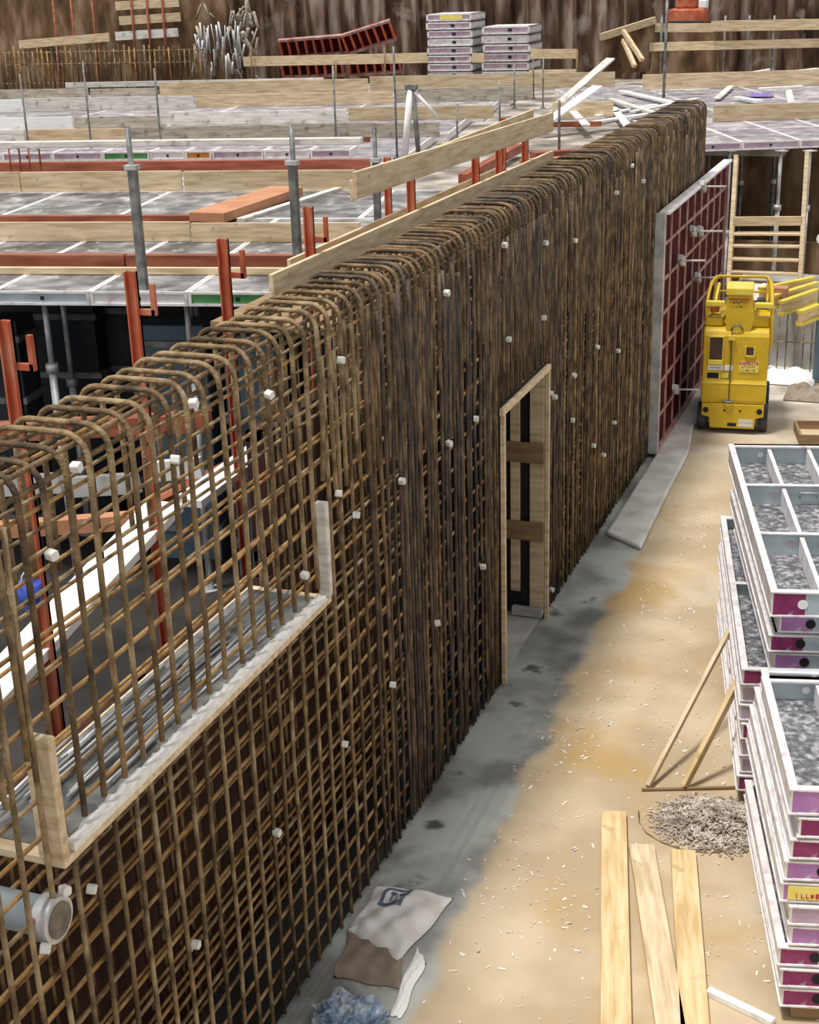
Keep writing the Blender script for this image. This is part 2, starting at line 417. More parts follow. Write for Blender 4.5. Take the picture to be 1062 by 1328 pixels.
for (x, z) in ((-.05, H-.045), (-.15, H-.04), (-.27, H-.04), (-.37, H-.045), (-.04, H-.10)):
    MB().tube([(x+wob(.006), Y0-.1+i*(Y1-Y0)/18, z+wob(.01)) for i in range(19)], .0125, 6).build('longitudinal_bar', 'bar_m', cage)
# second loose front layer that closes the mesh in the middle of the cage
# spacers clipped on the outer bars
SP = [(443, 467), (350, 512), (252, 523), (100, 606), (228, 596), (463, 668), (396, 746), (522, 624), (583, 575), (580, 380), (660, 440), (655, 318), (708, 315), (746, 312), (706, 412), (618, 543), (568, 808), (510, 888), (627, 735), (448, 965), (255, 1225), (360, 1080), (120, 1153), (85, 1155), (60, 1230), (68, 720), (715, 510), (743, 545), (797, 548), (775, 450), (783, 590), (745, 487), (740, 770), (716, 765), (720, 515), (802, 455), (820, 215), (440, 640), (770, 578), (800, 250), (835, 235)]
for q in SP:
    p = at_x(q[0], q[1], .03)
    if p.y > Y1-.1: continue
    b = MB()
    m_ = Matrix.Translation(p) @ Matrix.Rotation(wob(.5), 4, 'X') @ Matrix.Rotation(wob(.4), 4, 'Z')
    pr = [(-.022, -.014), (-.014, -.022), (.014, -.022), (.022, -.014), (.022, .014), (.014, .022), (-.014, .022), (-.022, .014)]
    b.prism(pr, 0, -.026, .018); b.xf(m_ @ Matrix.Scale(.85, 4))
    o = b.build('spacer', 'spacer', cage, .003); o['label'] = 'small light grey plastic spacer'

# ------------------------------------------------------------------ window box-out in the cage
wy0, wy1, wz = WIN
bx = thing('window_box_out', 'pale timber window box-out with foam-edged sill set in the rebar cage', 'box-out', (0, (wy0+wy1)/2, wz))
lo = Vector(bx.location)
def part(mb, name, m, root, bevel=0):
    mb.v = [q-Vector(root.location) for q in mb.v]; return mb.build(name, m, root, bevel)
part(MB().box(-T-.02, .045, wy0-.03, wy1+.03, wz-.035, wz), 'sill', 'wood', bx, .004)
part(MB().box(-.06, .05, wy0-.04, wy0+.005, wz+.002, wz+.52), 'jamb', 'wood', bx, .004)
part(MB().box(-.012, .05, wy1-.005, wy1+.04, wz+.002, wz+.53), 'jamb', 'wood_w', bx, .004)
b = MB()                                             # foam strip, ragged top
vs = []; fs = []; n = 90
for i in range(n+1):
    y = wy0+.04+(wy1-wy0-.08)*i/n; h = .022+random.random()*.018; wv = .045+random.random()*.02
    vs += [(.046, y, wz+.001), (.046, y, wz+h), (.046-wv, y, wz+h*.9), (.046-wv, y, wz+.001)]
for i in range(n):
    o = 4*i; fs += [(o+j, o+(j+1) % 4, o+4+(j+1) % 4, o+4+j) for j in range(4)]
fs += [(0, 1, 2, 3), tuple(4*n+j for j in (3, 2, 1, 0))]
b.add(vs, fs)
part(b, 'foam_strip', 'foam', bx)
b = MB()
for i in range(26):
    y = wy0+.1+random.random()*1.6; x = -T+.02+.34*random.random(); L_ = .4+random.random()*.8
    b.tube([(x, y, wz+.012+.02*random.random()), (x+wob(.05), min(y+L_, wy1-.06), wz+.012+.03*random.random())], .008, 5)
o = part(b, 'loose_grey_rods', 'galv', bx); o['kind'] = 'stuff'
part(MB().box(-T+.0, -.03, wy0+.03, wy1-.03, wz+.001, wz+.006), 'sill_sheet', 'steel_d', bx)

# ------------------------------------------------------------------ door box-out
dy0, dy1, dz = DOOR
d_ = thing('door_box_out', 'tall pale timber door box-out with cross braces set in the dense rebar', 'box-out', (0, (dy0+dy1)/2, 0))
def P_(mb, name, m, bevel=.004): return part(mb, name, m, d_, bevel)
xF = .05; xB = -T-.01; ws = .034
P_(MB().box(xF-ws, xF, dy0, dy0+.04, 0.0, dz), 'jamb', 'wood')
P_(MB().box(xF-ws, xF, dy1-.04, dy1, 0.0, dz), 'jamb', 'wood')
P_(MB().box(xF-ws, xF, dy0-.02, dy1+.02, dz, dz+.05), 'head', 'wood')
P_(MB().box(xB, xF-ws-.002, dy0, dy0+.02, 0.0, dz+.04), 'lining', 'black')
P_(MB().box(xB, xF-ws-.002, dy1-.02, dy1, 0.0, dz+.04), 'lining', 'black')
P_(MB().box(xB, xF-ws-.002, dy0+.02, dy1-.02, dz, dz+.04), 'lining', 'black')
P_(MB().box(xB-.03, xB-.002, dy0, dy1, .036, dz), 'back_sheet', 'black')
ye = dy1-.022
xa, xb2 = at_y(663, 650, ye).x, at_y(675, 650, ye).x
P_(MB().box(xa, xb2, ye-.03, ye, .24, dz-.005), 'stud', 'wood')
xc, xd = at_y(688, 650, ye).x, xF-ws-.004
P_(MB().box(xc, xd, ye-.03, ye, .05, dz-.005), 'stud', 'wood')
x0_ = at_y(653, 650, ye).x
for py0, py1 in ((571, 597), (673, 697)):
    P_(MB().box(x0_, xd+.005, ye-.055, ye-.032, at_y(675, py1, ye).z, at_y(675, py0, ye).z), 'brace', 'wood_b')
P_(MB().box(at_y(667, 795, ye).x, xd, ye-.09, ye-.032, .04, at_y(680, 783, ye).z), 'bottom_block', 'conc')
P_(MB().box(x0_-.02, x0_+.05, dy0+.5, ye-.1, .04, .24), 'bottom_block', 'wood_b')

# ------------------------------------------------------------------ pipe sleeve
pe = at_x(64, 1190, -.02)
pp = thing('pipe_sleeve', 'grey blue pipe stub with capped flange end poking through the lower left of the cage', 'pipe', pe)
def disc(mb, c0, c1, r, n=24): return mb.tube([c0, c1], r, n)
disc(MB(), (-.5, 0, 0), (-.03, 0, 0), .075).build('pipe_barrel', 'pipe', pp)
disc(MB(), (-.03, 0, 0), (.045, 0, 0), .093).build('flange', 'galv', pp, .004)
disc(MB(), (.045, 0, 0), (.05, 0, 0), .072).build('end_cap', 'grout', pp)

# ------------------------------------------------------------------ back shutter behind the cage
rowsb = [(1.1+1.35*i, 1.1+1.35*(i+1)) for i in range(12)]
for i, (a, c) in enumerate(rowsb):
    top = 2.06 if a < 4.6 else (2.9 if a < 6 else 3.35)
    if a < 8.9 and c > 8.3: pass
    t = thing('shutter_panel', 'dark brown shutter panel behind the rebar cage, %s from the left' % num(i), 'formwork panel', (-.525, (a+c)/2, 0), 0, 'shutter panels behind the rebar cage')
    hw = (c-a)/2-.004
    MB().box(.05, .07, -hw, hw, .0, top).build('ply_face', 'shutter', t)
    b = MB()
    for yy in (-hw, hw-.05): b.box(-.05, .05, yy, yy+.05, 0, top)
    for k in range(5): z = (top-.06)*k/4; b.box(-.05, .05, -hw, hw, z, z+.06)
    b.build('steel_frame', 'shutter', t)

# ------------------------------------------------------------------ white walkway board and beams seen through the cage
pa, pb = at_x(-60, 950, -1.0), at_x(215, 655, -1.0)
board('walkway_board', pa, pb, .22, .05, 'wood_wh', 'white walkway board running along behind the left end of the rebar cage')
board('walkway_board', Vector((-1.0, 5.2, 2.42)), Vector((-1.0, 7.3, 2.46)), .18, .05, 'wood_wh', 'short white board behind the cage beyond the window box-out')
a1, a2 = at_y(-40, 562, 6.0), at_y(270, 546, 6.0)
board('steel_beam', a1, a2, .12, .12, 'redbeam', 'red brown steel beam seen through the cage below the left deck', 'beam')
for k, (px0, px1, yy, Yk) in enumerate([(-20, 80, 632, 6.1), (88, 180, 632, 6.1), (190, 262, 612, 6.3)]):
    board('white_box_board', at_y(px0, yy, Yk), at_y(px1, yy-6, Yk), .05, .14, 'wood_wh', 'white board hanging behind the cage below the red brown beam, %s from the left' % num(k), 'board')
board('steel_beam', at_y(-40, 690, 5.6), at_y(210, 672, 5.6), .1, .1, 'orange', 'orange brown beam behind the cage above the white walkway board', 'beam')
board('steel_beam', at_y(200, 660, 6.6), at_y(470, 520, 8.4), .1, .12, 'redbeam', 'red brown beam slanting behind the middle of the cage', 'beam')
pl = at_x(40, 782, -.9); t = thing('blue_bucket', 'small blue plastic bucket behind the cage near the white walkway board', 'bucket', pl)
MB().tube([(0, 0, -.02), (0, 0, .10)], [.045, .06], 14).build('bucket_body', 'blue', t)
MB().tube([(0, -.06, .10), (0, -.04, .15), (0, 0, .17), (0, .04, .15), (0, .06, .10)], .004, 5).build('handle', 'galv', t)
# dark blue grey columns under the deck
for k, (px, Yk, wd, m) in enumerate([(60, 10.5, 1.3, 'navy'), (150, 10.9, .5, 'navy'), (235, 9.8, .62, 'blueg'), (330, 9.6, .45, 'blueg'), (20, 9.6, .3, 'navy')]):
    p = at_y(px, 470, Yk)
    t = thing('column_form', ['wide dark navy column form under the left deck', 'narrow dark navy column form under the left deck', 'blue grey steel column form behind the left cage top', 'smaller blue grey column form right of the first one', 'thin dark navy column form at the far left'][k], 'column form', (p.x, p.y, 0), DA, 'column forms under the left deck')
    MB().box(-wd/2, wd/2, -.2, .2, 0, 2.3).build('panel', m, t, .01)
    for z in (.3, .9, 1.5, 2.1): MB().box(-wd/2-.03, wd/2+.03, -.24, .24, z, z+.06).build('clamp', 'steel_d', t)

# ------------------------------------------------------------------ red soldier posts behind the cage with guard boards
def red_post(Yp, zb, zt, label, x=-.90):
    t = thing('red_post', label, 'post', (x, Yp, zb), 0, 'red steel posts behind the rebar cage')
    h = zt-zb
    b = MB(); b.box(-.03, .03, -.008, .008, 0, h); b.box(-.03, -.022, -.03, .008, 0, h); b.box(.022, .03, -.03, .008, 0, h)
    b.build('channel', 'redsteel', t)
    if Yp < 7:
        b = MB(); b.box(.02, .12, -.012, .012, h-.22, h-.19); b.box(.10, .125, -.012, .012, h-.22, h-.06)
        b.build('hook', 'redsteel', t)
    return t
for i, (Yp, zb, zt) in enumerate([(3.62, 0, 3.85), (4.68, 0, 3.86), (5.68, 0, 3.85), (6.86, 0, 3.85), (8.75, 3.03, 3.90), (10.35, 3.03, 3.88), (11.05, 3.03, 3.8), (11.9, 3.03, 3.85)]):
    red_post(Yp, zb, zt, 'red steel post rising behind the rebar cage, %s from the left' % num(i))
XG = -.85
board('guard_board', at_x(460, 241, XG), at_x(716, 158, XG), .03, .185, 'wood', 'long pale upper guard board sloping along behind the rebar cage')
ga, gb = at_x(352, 372, XG), at_x(716, 205, XG)
board('guard_board', ga, gb, .03, .15, 'wood', 'long pale lower guard board running just behind the rebar cage')
for k_, Yp in enumerate((10.6, 14.2)): red_post(Yp, 0, 3.7, 'red steel post on the far side of the walkway, %s one' % ('nearer' if k_ == 0 else 'farther'), -1.81)
board('guard_board', (-1.75, 9.6, 3.55), (-1.75, 15.2, 3.62), .03, .17, 'wood', 'pale guard board on the far side of the walkway behind the cage')
board('guard_board', (-1.7, 8.2, 3.15), (-1.7, 13.8, 3.15), .03, .17, 'wood', 'low pale kick board on the far side of the walkway')
struct(MB().box(-1.75, -.72, 7.0, 15, 2.98, 3.03).build('walkway_deck', 'wood_b'))

# ------------------------------------------------------------------ left slab deck: panels
def deck_panel(name, u0, u1, d0, d1, label, ply='ply_d', endm='alu', group='deck panels of the left slab', z=DZ, dk_=dk):
    o = dk_(u0, d0, z-.12)
    t = thing(name, label, 'deck panel', o, DA, group)
    w_, l_ = u1-u0-.006, d1-d0-.006; th = .12; f = .028
    b = MB(); b.box(0, f, 0, l_, 0, th); b.box(w_-f, w_, 0, l_, 0, th); b.box(f, w_-f, l_-f, l_, 0, th); b.box(f, w_-f, 0, .02, 0, .02); b.box(f, w_-f, 0, .02, th-.02, th)
    b.build('rim', 'alu', t)
    MB().box(f, w_-f, .012, .03, .02, th-.02).build('end_plate', endm, t)
    MB().box(f, w_-f, .031, l_-f, th-.02, th-.003).build('ply_sheet', ply, t)
    b = MB(); s_ = .016
    b.box(w_/2-s_, w_/2+s_, .006, .0125, th/2-s_, th/2+s_); b.build('grip_hole', 'black', t)
    return t
k = 0
ends = ['alu', 'alu', 'alu_g', 'mauve', 'green', 'mauve', 'alu', 'alu']
for i in range(9):
    u = -2.62+.86*i
    if dk(u+.86, 0, 0).x > -.9: break
    deck_panel('deck_panel', u, u+.86, -.05, 1.25, 'slab deck panel, %s from the left along the front edge' % num(i), endm=['alu', 'alu', 'alu_g', 'alu_g', 'alu', 'green', 'alu', 'alu', 'alu'][i] if i < 9 else 'alu')
for j, (d0, d1, wu) in enumerate([(1.25, 3.0, .86), (3.0, 3.75, 1.4), (3.75, 5.85, 1.4)]):
    u = -3.6-j*.5; i = 0
    while dk(u+wu, d0, 0).x < -.9+.0 and i < 14:
        deck_panel('deck_panel', u, u+wu, d0, d1, 'dark left deck panel, %s from left in the %s row' % (num(i), ORD[j+1]), endm='alu')
        u += wu; i += 1
for j in range(5):
    d0 = 5.85+j*3.2+(.0); d1 = d0+3.15; wu = 2.7; u = -9-j*2.5; i = 0
    while dk(u+wu, d0, 0).x < (-1.8 if d0 < 12 else -3.0) and i < 12:
        deck_panel('deck_panel', u, u+wu, d0, d1, 'wide left deck panel, %s from left in the %s row' % (num(i), ORD[j+4]), ply='ply_m')
        u += wu; i += 1
# raised panels with coloured edges standing on the deck
RE = [(-8, 56, 'mauve'), (58, 122, 'mauve'), (124, 184, 'green'), (186, 231, 'white'), (232, 266, 'ochre'), (268, 334, 'mauve'), (336, 395, 'alu'), (397, 450, 'mauve')]
for i, (x0, x1, m) in enumerate(RE):
    r_ = ROT @ _ray((x0+x1)/2, 196); zt_ = (CAM+r_*((8.1-(CAM-DO).dot(DD))/r_.dot(DD))).z
    u0, dd = ud(at_z(x0, 199, zt_)); u1, _ = ud(at_z(x1, 199, zt_))
    deck_panel('deck_panel', u0, u1, 8.1, 8.6, ['light mauve ended raised panel at the far left of the left deck', 'second mauve ended raised panel behind the red brown beam', 'green ended raised panel behind the red brown beam', 'plain white ended raised panel right of the green one', 'small orange ended raised panel behind the red brown beam', 'mauve ended raised panel right of the orange one', 'grey ended raised panel right of the orange one, second', 'rightmost mauve ended raised panel near the guard board'][i], endm=m, ply='ply_m', z=3.03, group='raised edge panels')

# ------------------------------------------------------------------ boards standing on the left deck (pixel row -> distance)
def row_board(x0, x1, ybot, ytop, m, label, name='edge_board', t=.03, z=DZ, tilt=0, cat='board', group='edge boards on the left deck', d=None):
    xm, = ((x0+x1)/2,)
    dd = d if d is not None else ud(at_z(200, ybot, z))[1]
    # where the ray of x0 / x1 meets the vertical plane d = dd
    def hit(px, py):
        r = ROT @ _ray(px, py); s = (dd-(CAM-DO).dot(DD))/r.dot(DD); return CAM+r*s
    a, c = hit(x0, ybot), hit(x1, ybot); tp = hit(xm, ytop-.0); bt = hit(xm, ybot)
    h = max(.05, tp.z-bt.z)
    a.z = c.z = z+h/2+.002; c.z += tilt
    return board(name, a, c, t, h, m, label, cat, group)
row_board(-90, 440, 356, 347, 'wood', 'long low pale board along the front of the left deck', t=.05)
row_board(-90, 164, 345, 330, 'redbeam', 'left red brown edge beam on the front of the left deck', 'edge_beam', t=.1, cat='beam', group='red brown beams on the left deck')
row_board(166, 470, 345, 330, 'redbeam', 'right red brown edge beam on the front of the left deck', 'edge_beam', t=.1, cat='beam', group='red brown beams on the left deck')
row_board(-80, 248, 313, 288, 'wood', 'left tan edge board in the second row of the left deck')
row_board(250, 468, 314, 289, 'wood', 'right tan edge board in the second row of the left deck')
row_board(-90, 280, 287, 279, 'redbeam', 'thin red brown beam behind the second row tan boards', 'edge_beam', t=.1, cat='beam', group='red brown beams on the left deck')
board('edge_beam', at_z(268, 282, DZ+.07), at_z(372, 247, DZ+.07), .42, .10, 'orange', 'broad orange brown beam lying front to back on the left deck', 'beam')
board('edge_board', at_z(312, 286, DZ+.01), at_z(440, 245, DZ+.01), .10, .05, 'wood_w', 'narrow whitish board beside the orange brown beam', 'board')
row_board(-60, 28, 248, 222, 'wood', 'short tan edge board at far left of the third row')
row_board(29, 237, 248, 222, 'wood', 'middle tan edge board of the third row')
row_board(240, 462, 248, 222, 'wood', 'right tan edge board of the third row')
row_board(-60, 480, 221, 208, 'redbeam', 'long red brown edge beam behind the third row tan boards', 'edge_beam', t=.1, cat='beam', group='red brown beams on the left deck', d=7.8)
row_board(-60, 470, 196, 188, 'wood_w', 'long thin whitish board above the coloured panels', t=.2, d=8.75, z=3.03)
row_board(-60, 480, 187, 181, 'redbeam', 'thin red brown beam in the fourth row', 'edge_beam', t=.1, cat='beam', group='red brown beams on the left deck')
row_board(-50, 33, 184, 166, 'wood_w', 'white edge board at far left of the fourth row')
row_board(34, 169, 184, 166, 'wood', 'tan grey edge board in the fourth row, left of the tall posts')
row_board(171, 376, 183, 164, 'wood_g', 'grey edge board in the middle of the fourth row')
row_board(378, 570, 182, 163, 'wood_g', 'grey edge board at the right of the fourth row')
row_board(-50, 95, 166, 150, 'wood_wh', 'bright white edge board at the left of the fifth row')
row_board(97, 205, 165, 150, 'wood_g', 'grey edge board in the fifth row')
row_board(207, 450, 163, 146, 'wood_w', 'long whitish edge board in the fifth row')
row_board(452, 640, 160, 143, 'wood', 'pale yellow edge board in the fifth row')
row_board(-40, 33, 143, 126, 'wood_wh', 'white edge board at the far left of the sixth row')
row_board(34, 252, 142, 125, 'wood_w', 'long whitish edge board in the sixth row')
row_board(254, 510, 140, 124, 'wood', 'tan edge board in the sixth row')
row_board(512, 690, 138, 120, 'wood_g', 'grey edge board in the sixth row')
row_board(-40, 115, 125, 113, 'wood_g', 'grey edge board at the far left of the seventh row')
row_board(118, 205, 125, 114, 'wood_g', 'short grey edge board in the seventh row')
row_board(208, 478, 125, 107, 'wood', 'left long pale board in the seventh row')
row_board(480, 797, 123, 104, 'wood', 'right long pale board in the seventh row')
row_board(85, 420, 112, 105, 'wood_w', 'thin white board behind the seventh row')

# guard posts
def guard_post(px, yt, yb, zb, label, r=.019, lower=0, group='grey guard posts on the left deck'):
    p = at_z(px, yb, zb); r0 = ROT @ _ray(px, yt)
    s = ((Vector((p.x, p.y, 0))-Vector((CAM.x, CAM.y, 0))).dot(Vector((r0.x, r0.y, 0))))/(r0.x**2+r0.y**2)
    h = (CAM+r0*s).z-zb
    t = thing('guard_post', label, 'post', p, random.uniform(-.2, .2), group)
    MB().tube([(0, 0, 0), (wob(.012), 0, h)], r, 8).build('tube', 'steel_d', t)
    if lower:
        b = MB(); b.box(-r*1.4, r*1.4, -r*1.4, r*1.4, .0, h*lower); b.build('sleeve', 'steel_d', t, .003)
        b = MB(); b.box(-r*2.2, r*2.2, -r*2, r*2, h*lower-.02, h*lower+.02); b.build('collar', 'galv', t, .003)
    b = MB(); b.box(-.05, .05, -.04, .04, -.012, .012); b.build('foot_clamp', 'steel_d', t)
    return t
for i, a in enumerate([(188, 165, 390, 2.70, .024, .78), (388, 165, 366, 2.70, .024, .78), (491, 165, 314, 2.80, .022, .72)]):
    guard_post(*a[:4], 'tall dark grey guard post on the front of the left deck, %s from the left' % num(i), a[4], a[5], 'tall front guard posts')
for i, a in enumerate([(39, 95, 205), (120, 78, 205), (211, 88, 210), (437, 85, 205), (440, 90, 208), (515, 60, 205), (593, 135, 186), (648, 105, 170), (667, 82, 140), (692, 78, 128), (704, 70, 140)]):
    if i == 4: continue
    guard_post(a[0], a[1], a[2], 2.8, 'thin grey guard post deep in the left deck, %s from the left' % num(i-(i > 4)), .016, 0, 'thin rear guard posts')
guard_post(860, -6, 140, 2.6, 'tall grey pole rising beyond the far end of the cage', .03, 0, 'far poles')
# push-pull prop standing among the boards
pt = at_z(533, 208, 2.8); t = thing('push_pull_prop', 'white and grey tripod-like push-pull prop leaning among the deck boards', 'prop', pt)
MB().tube([(-.10, 0, 0), (.02, 0, .95)], .05, 10).build('outer_tube', 'white', t)
MB().tube([(.10, .05, 0), (.06, 0, .98)], .035, 10).build('inner_tube', 'steel_d', t)
MB().tube([(.04, 0, .97), (.42, .0, .58)], .022, 8).build('stay', 'white', t)
MB().box(-.05, .12, -.05, .05, .95, 1.02).build('head_bracket', 'steel_d', t, .01)

# props under the left deck
def steel_prop(loc, h, label, group, col='galv', zc=.62):
    t = thing('steel_prop', label, 'prop', loc, random.uniform(0, 1), group)
    MB().tube([(0, 0, .01), (0, 0, h*zc)], .035, 10).build('outer_tube', col, t)
    MB().tube([(0, 0, h*zc), (0, 0, h-.01)], .026, 10).build('inner_tube', col, t)
    MB().tube([(0, 0, h*zc-.05), (0, 0, h*zc+.03)], .055, 10).build('collar', 'galv', t)
    b = MB(); b.box(-.075, .075, -.075, .075, h-.012, h); b.build('head_plate', 'galv', t)
    b = MB(); b.box(-.075, .075, -.075, .075, 0, .012); b.build('foot_plate', 'galv', t)
    return t
k = 0
for d in (.15, 1.4, 3.0):
    for i in range(7):
        u = -2.2+1.28*i-d*.3
        p = dk(u, d, 0)
        if p.x > -1.3: continue
        steel_prop(p, DZ-.125, 'grey steel prop under the left deck, %s from the left in the %s row' % (num(i), ORD[[.15, 1.4, 3.0].index(d)]), 'steel props under the left deck', zc=.78 if d < 1 else .6)

# ------------------------------------------------------------------ red wall formwork panel standing against the cage
FY0, FY1, FZ = 13.82, 18.4, 2.74
t = thing('wall_formwork', 'tall maroon wall formwork panel with red ribs standing against the far cage', 'formwork panel', (.06, FY0, .05))
L_ = FY1-FY0
MB().box(0, .02, .02, L_-.02, .02, FZ-.05).build('ply_face', 'maroon', t)
b = MB(); b.box(0, .06, 0, .035, 0, FZ-.05); b.box(0, .06, L_-.035, L_, 0, FZ-.05)
b.box(0, .06, .035, L_-.035, 0, .05)
b.build('edge_frame', 'redrib', t, .004)
MB().box(-.02, .10, -.01, L_, FZ-.05, FZ-.02).build('top_rail', 'alu', t, .004)
MB().box(-.05, .06, -.05, -.002, 0, FZ-.03).build('end_stop', 'galv', t, .004)
for i in range(1, 9):
    y = L_*i/9
    MB().box(.02, .036, y-.022, y+.022, .05, FZ-.05).build('upright_rib', 'redrib', t)
for i in range(1, 7):
    z = FZ*i/7
    b = MB(); prev = .035
    for j in range(9):
        b.box(.02, .034, L_*j/9+.022, L_*(j+1)/9-.022, z-.018, z+.018)
    b.build('cross_rib', 'redrib', t)
for (px, py) in [(912, 242), (908, 300), (884, 338), (899, 300), (876, 505), (905, 360)]:
    q = at_x(px, py, .17)-Vector((.06, FY0, .05))
    c = MB(); c.bar(q+Vector((0, -.10, .06)), q+Vector((0, .12, -.06)), .05, .06); c.tube([q+Vector((-.03, 0, 0)), q+Vector((.03, 0, 0))], .06, 10)
    o = c.build('clamp', 'galv', t); o['label'] = 'grey steel clamp'
    MB().tube([q, q+Vector((.26, .06, 0))], .012, 6).build('tie_rod', 'galv', o)

# ------------------------------------------------------------------ yellow mast lift
lp = at_z(948, 563, 0)
lift = thing('mast_lift', 'yellow personnel mast lift parked beside the maroon formwork panel', 'mast lift', (lp.x, lp.y, 0), math.radians(6))
def LP(mb, name, m, bevel=.0, par=None): return mb.build(name, m, par or lift, bevel)
W2 = .375
LP(MB().box(-.34, .34, .10, 1.38, .10, .36), 'chassis', 'steel_d', .02)
b = MB(); b.prism([(-.26, .07), (.26, .07), (.27, .20), (.36, .22), (.36, .37), (-.36, .37), (-.36, .22), (-.27, .20)], 1, .0, .09)
cp = LP(b, 'bumper_plate', 'yellow', .01)
for x in (-.31, .31): LP(MB().tube([(x, -.004, .29), (x, .003, .29)], .034, 12), 'slot_hole', 'black', 0, cp)
for x in (-.09, .09): LP(MB().tube([(x, -.004, .29), (x, .003, .29)], .013, 8), 'bolt_hole', 'black', 0, cp)
LP(MB().box(-.05, .05, -.004, .002, .10, .14), 'step_plate', 'black', 0, cp)
LP(MB().box(.07, .24, -.003, .002, .10, .19), 'worn_sticker', 'wood_w', 0, cp)
for x in (-.355, .355):
    for y in (.20, 1.22):
        wl = LP(MB().tube([(x-.055, y, .165), (x-.045, y, .165), (x+.045, y, .165), (x+.055, y, .165)], [.145, .165, .165, .145], 22), 'wheel', 'rubber')
        s = .058 if x > 0 else -.058
        LP(MB().tube([(x+s*.9, y, .165), (x+s, y, .165)], .08, 14), 'hub', 'galv', 0, wl)
# body shell
b = MB()
b.prism([(.015, .37), (1.30, .37), (1.30, 1.20), (1.22, 1.30), (.16, 1.30), (.05, 1.24), (.02, 1.18), (.02, .66), (.0, .62), (.0, .42)], 0, -W2, W2)
bd = LP(b, 'body_shell', 'yellow', .018)
LP(MB().box(-.055, -.043, -.006, .02, .40, 1.22), 'door_seam', 'ink', 0, bd)
LP(MB().box(-.09, -.01, -.012, .02, 1.14, 1.20), 'latch', 'yellow_l', .004, bd)
LP(MB().tube([(-.12, -.012, .41), (-.06, -.03, .40), (0, -.012, .41)], .012, 6), 'latch', 'steel_d', 0, bd)
LP(MB().box(-.30, -.15, .008, .03, .90, 1.17), 'window_recess', 'glass_d', .004, bd)
b = MB(); b.box(-.31, -.30, .0, .03, .88, 1.18); b.box(-.15, -.14, .0, .03, .88, 1.18); b.box(-.31, -.14, .0, .03, 1.17, 1.185); b.box(-.31, -.14, -.02, .03, .85, .90)
LP(b, 'window_surround', 'yellow_l', .003, bd)
LP(MB().box(.12, .205, .008, .025, .97, 1.06), 'hatch', 'glass_d', .004, bd)
b = MB(); b.box(.105, .12, .0, .025, .945, 1.07); b.box(.205, .22, .0, .025, .945, 1.07); b.box(.105, .22, .0, .025, .945, .965)
LP(b, 'hatch_surround', 'yellow_l', .002, bd)
lb = LP(MB().box(-.31, -.13, .014, .0215, .775, .835), 'white_label', 'white', 0, bd)
LP(MB().box(-.28, -.16, .0120, .0142, .80, .806), 'print_line', 'ink', 0, lb)
LP(MB().box(-.115, -.02, .014, .0215, .775, .835), 'white_label', 'white', 0, bd)
LP(MB().box(-.33, -.16, .012, .021, .665, .755), 'display_frame', 'yellow_l', .003, bd)
LP(MB().box(-.315, -.18, .010, .0125, .675, .745), 'dark_display', 'black', 0, bd)
LP(MB().box(-.15, -.07, .014, .0215, .685, .735), 'worn_sticker', 'ylab', 0, bd)
wl = LP(MB().box(.045, .27, .014, .0215, .76, .89), 'warning_label', 'ylab', 0, bd)
LP(MB().box(.05, .265, .012, .0143, .855, .885), 'red_header', 'redlab', 0, wl)
def scribble(x0, x1, z, h, n, y=.0115):
    b = MB(); x = x0; st = (x1-x0)/n
    for i in range(n):
        b.box(x+st*.12, x+st*.3, y, y+.002, z, z+h*random.uniform(.7, 1)); 
        if random.random() < .7: b.box(x+st*.12, x+st*.75, y, y+.002, z+h*random.choice([0, .4, .8]), z+h*random.choice([.2, .55, 1]))
        x += st
    return b
LP(scribble(.065, .25, .858, .02, 7, .0105), 'lettering', 'white', 0, wl)
LP(scribble(.075, .245, .815, .026, 7), 'lettering', 'ink', 0, wl)
LP(scribble(.06, .25, .775, .020, 9), 'lettering', 'ink', 0, wl)
LP(MB().box(-W2, W2, -.004, .02, .615, .625), 'body_crease', 'yellow_l', .003, bd)
# shoulders
LP(MB().box(-W2, -.16, .10, .6, 1.28, 1.38), 'shoulder', 'yellow', .02)
LP(MB().box(.16, W2, .10, .6, 1.28, 1.40), 'shoulder', 'yellow', .02)
# mast
b = MB(); b.prism([(-.125, 1.22), (.15, 1.22), (.19, 1.36), (.17, 1.52), (.15, 1.66), (-.13, 1.66), (-.14, 1.48)], 1, .05, .40)
ms = LP(b, 'mast', 'yellow', .012)
LP(MB().box(-.145, .165, .03, .42, 1.66, 1.75), 'mast_cap', 'yellow_l', .015, ms)
LP(MB().box(-.10, .12, .044, .05, 1.605, 1.62), 'print_line', 'redlab', 0, ms)
b = scribble(-.10, .12, 1.56, .03, 7, .046); LP(b, 'lettering', 'ink', 0, ms)
b = scribble(-.10, .12, 1.52, .022, 9, .046); LP(b, 'lettering', 'ink', 0, ms)
LP(MB().tube([(-.06, .04, 1.25), (-.04, .02, 1.30), (.03, .02, 1.32), (.07, .04, 1.26)], .012, 6), 'hose_loop', 'steel_d')
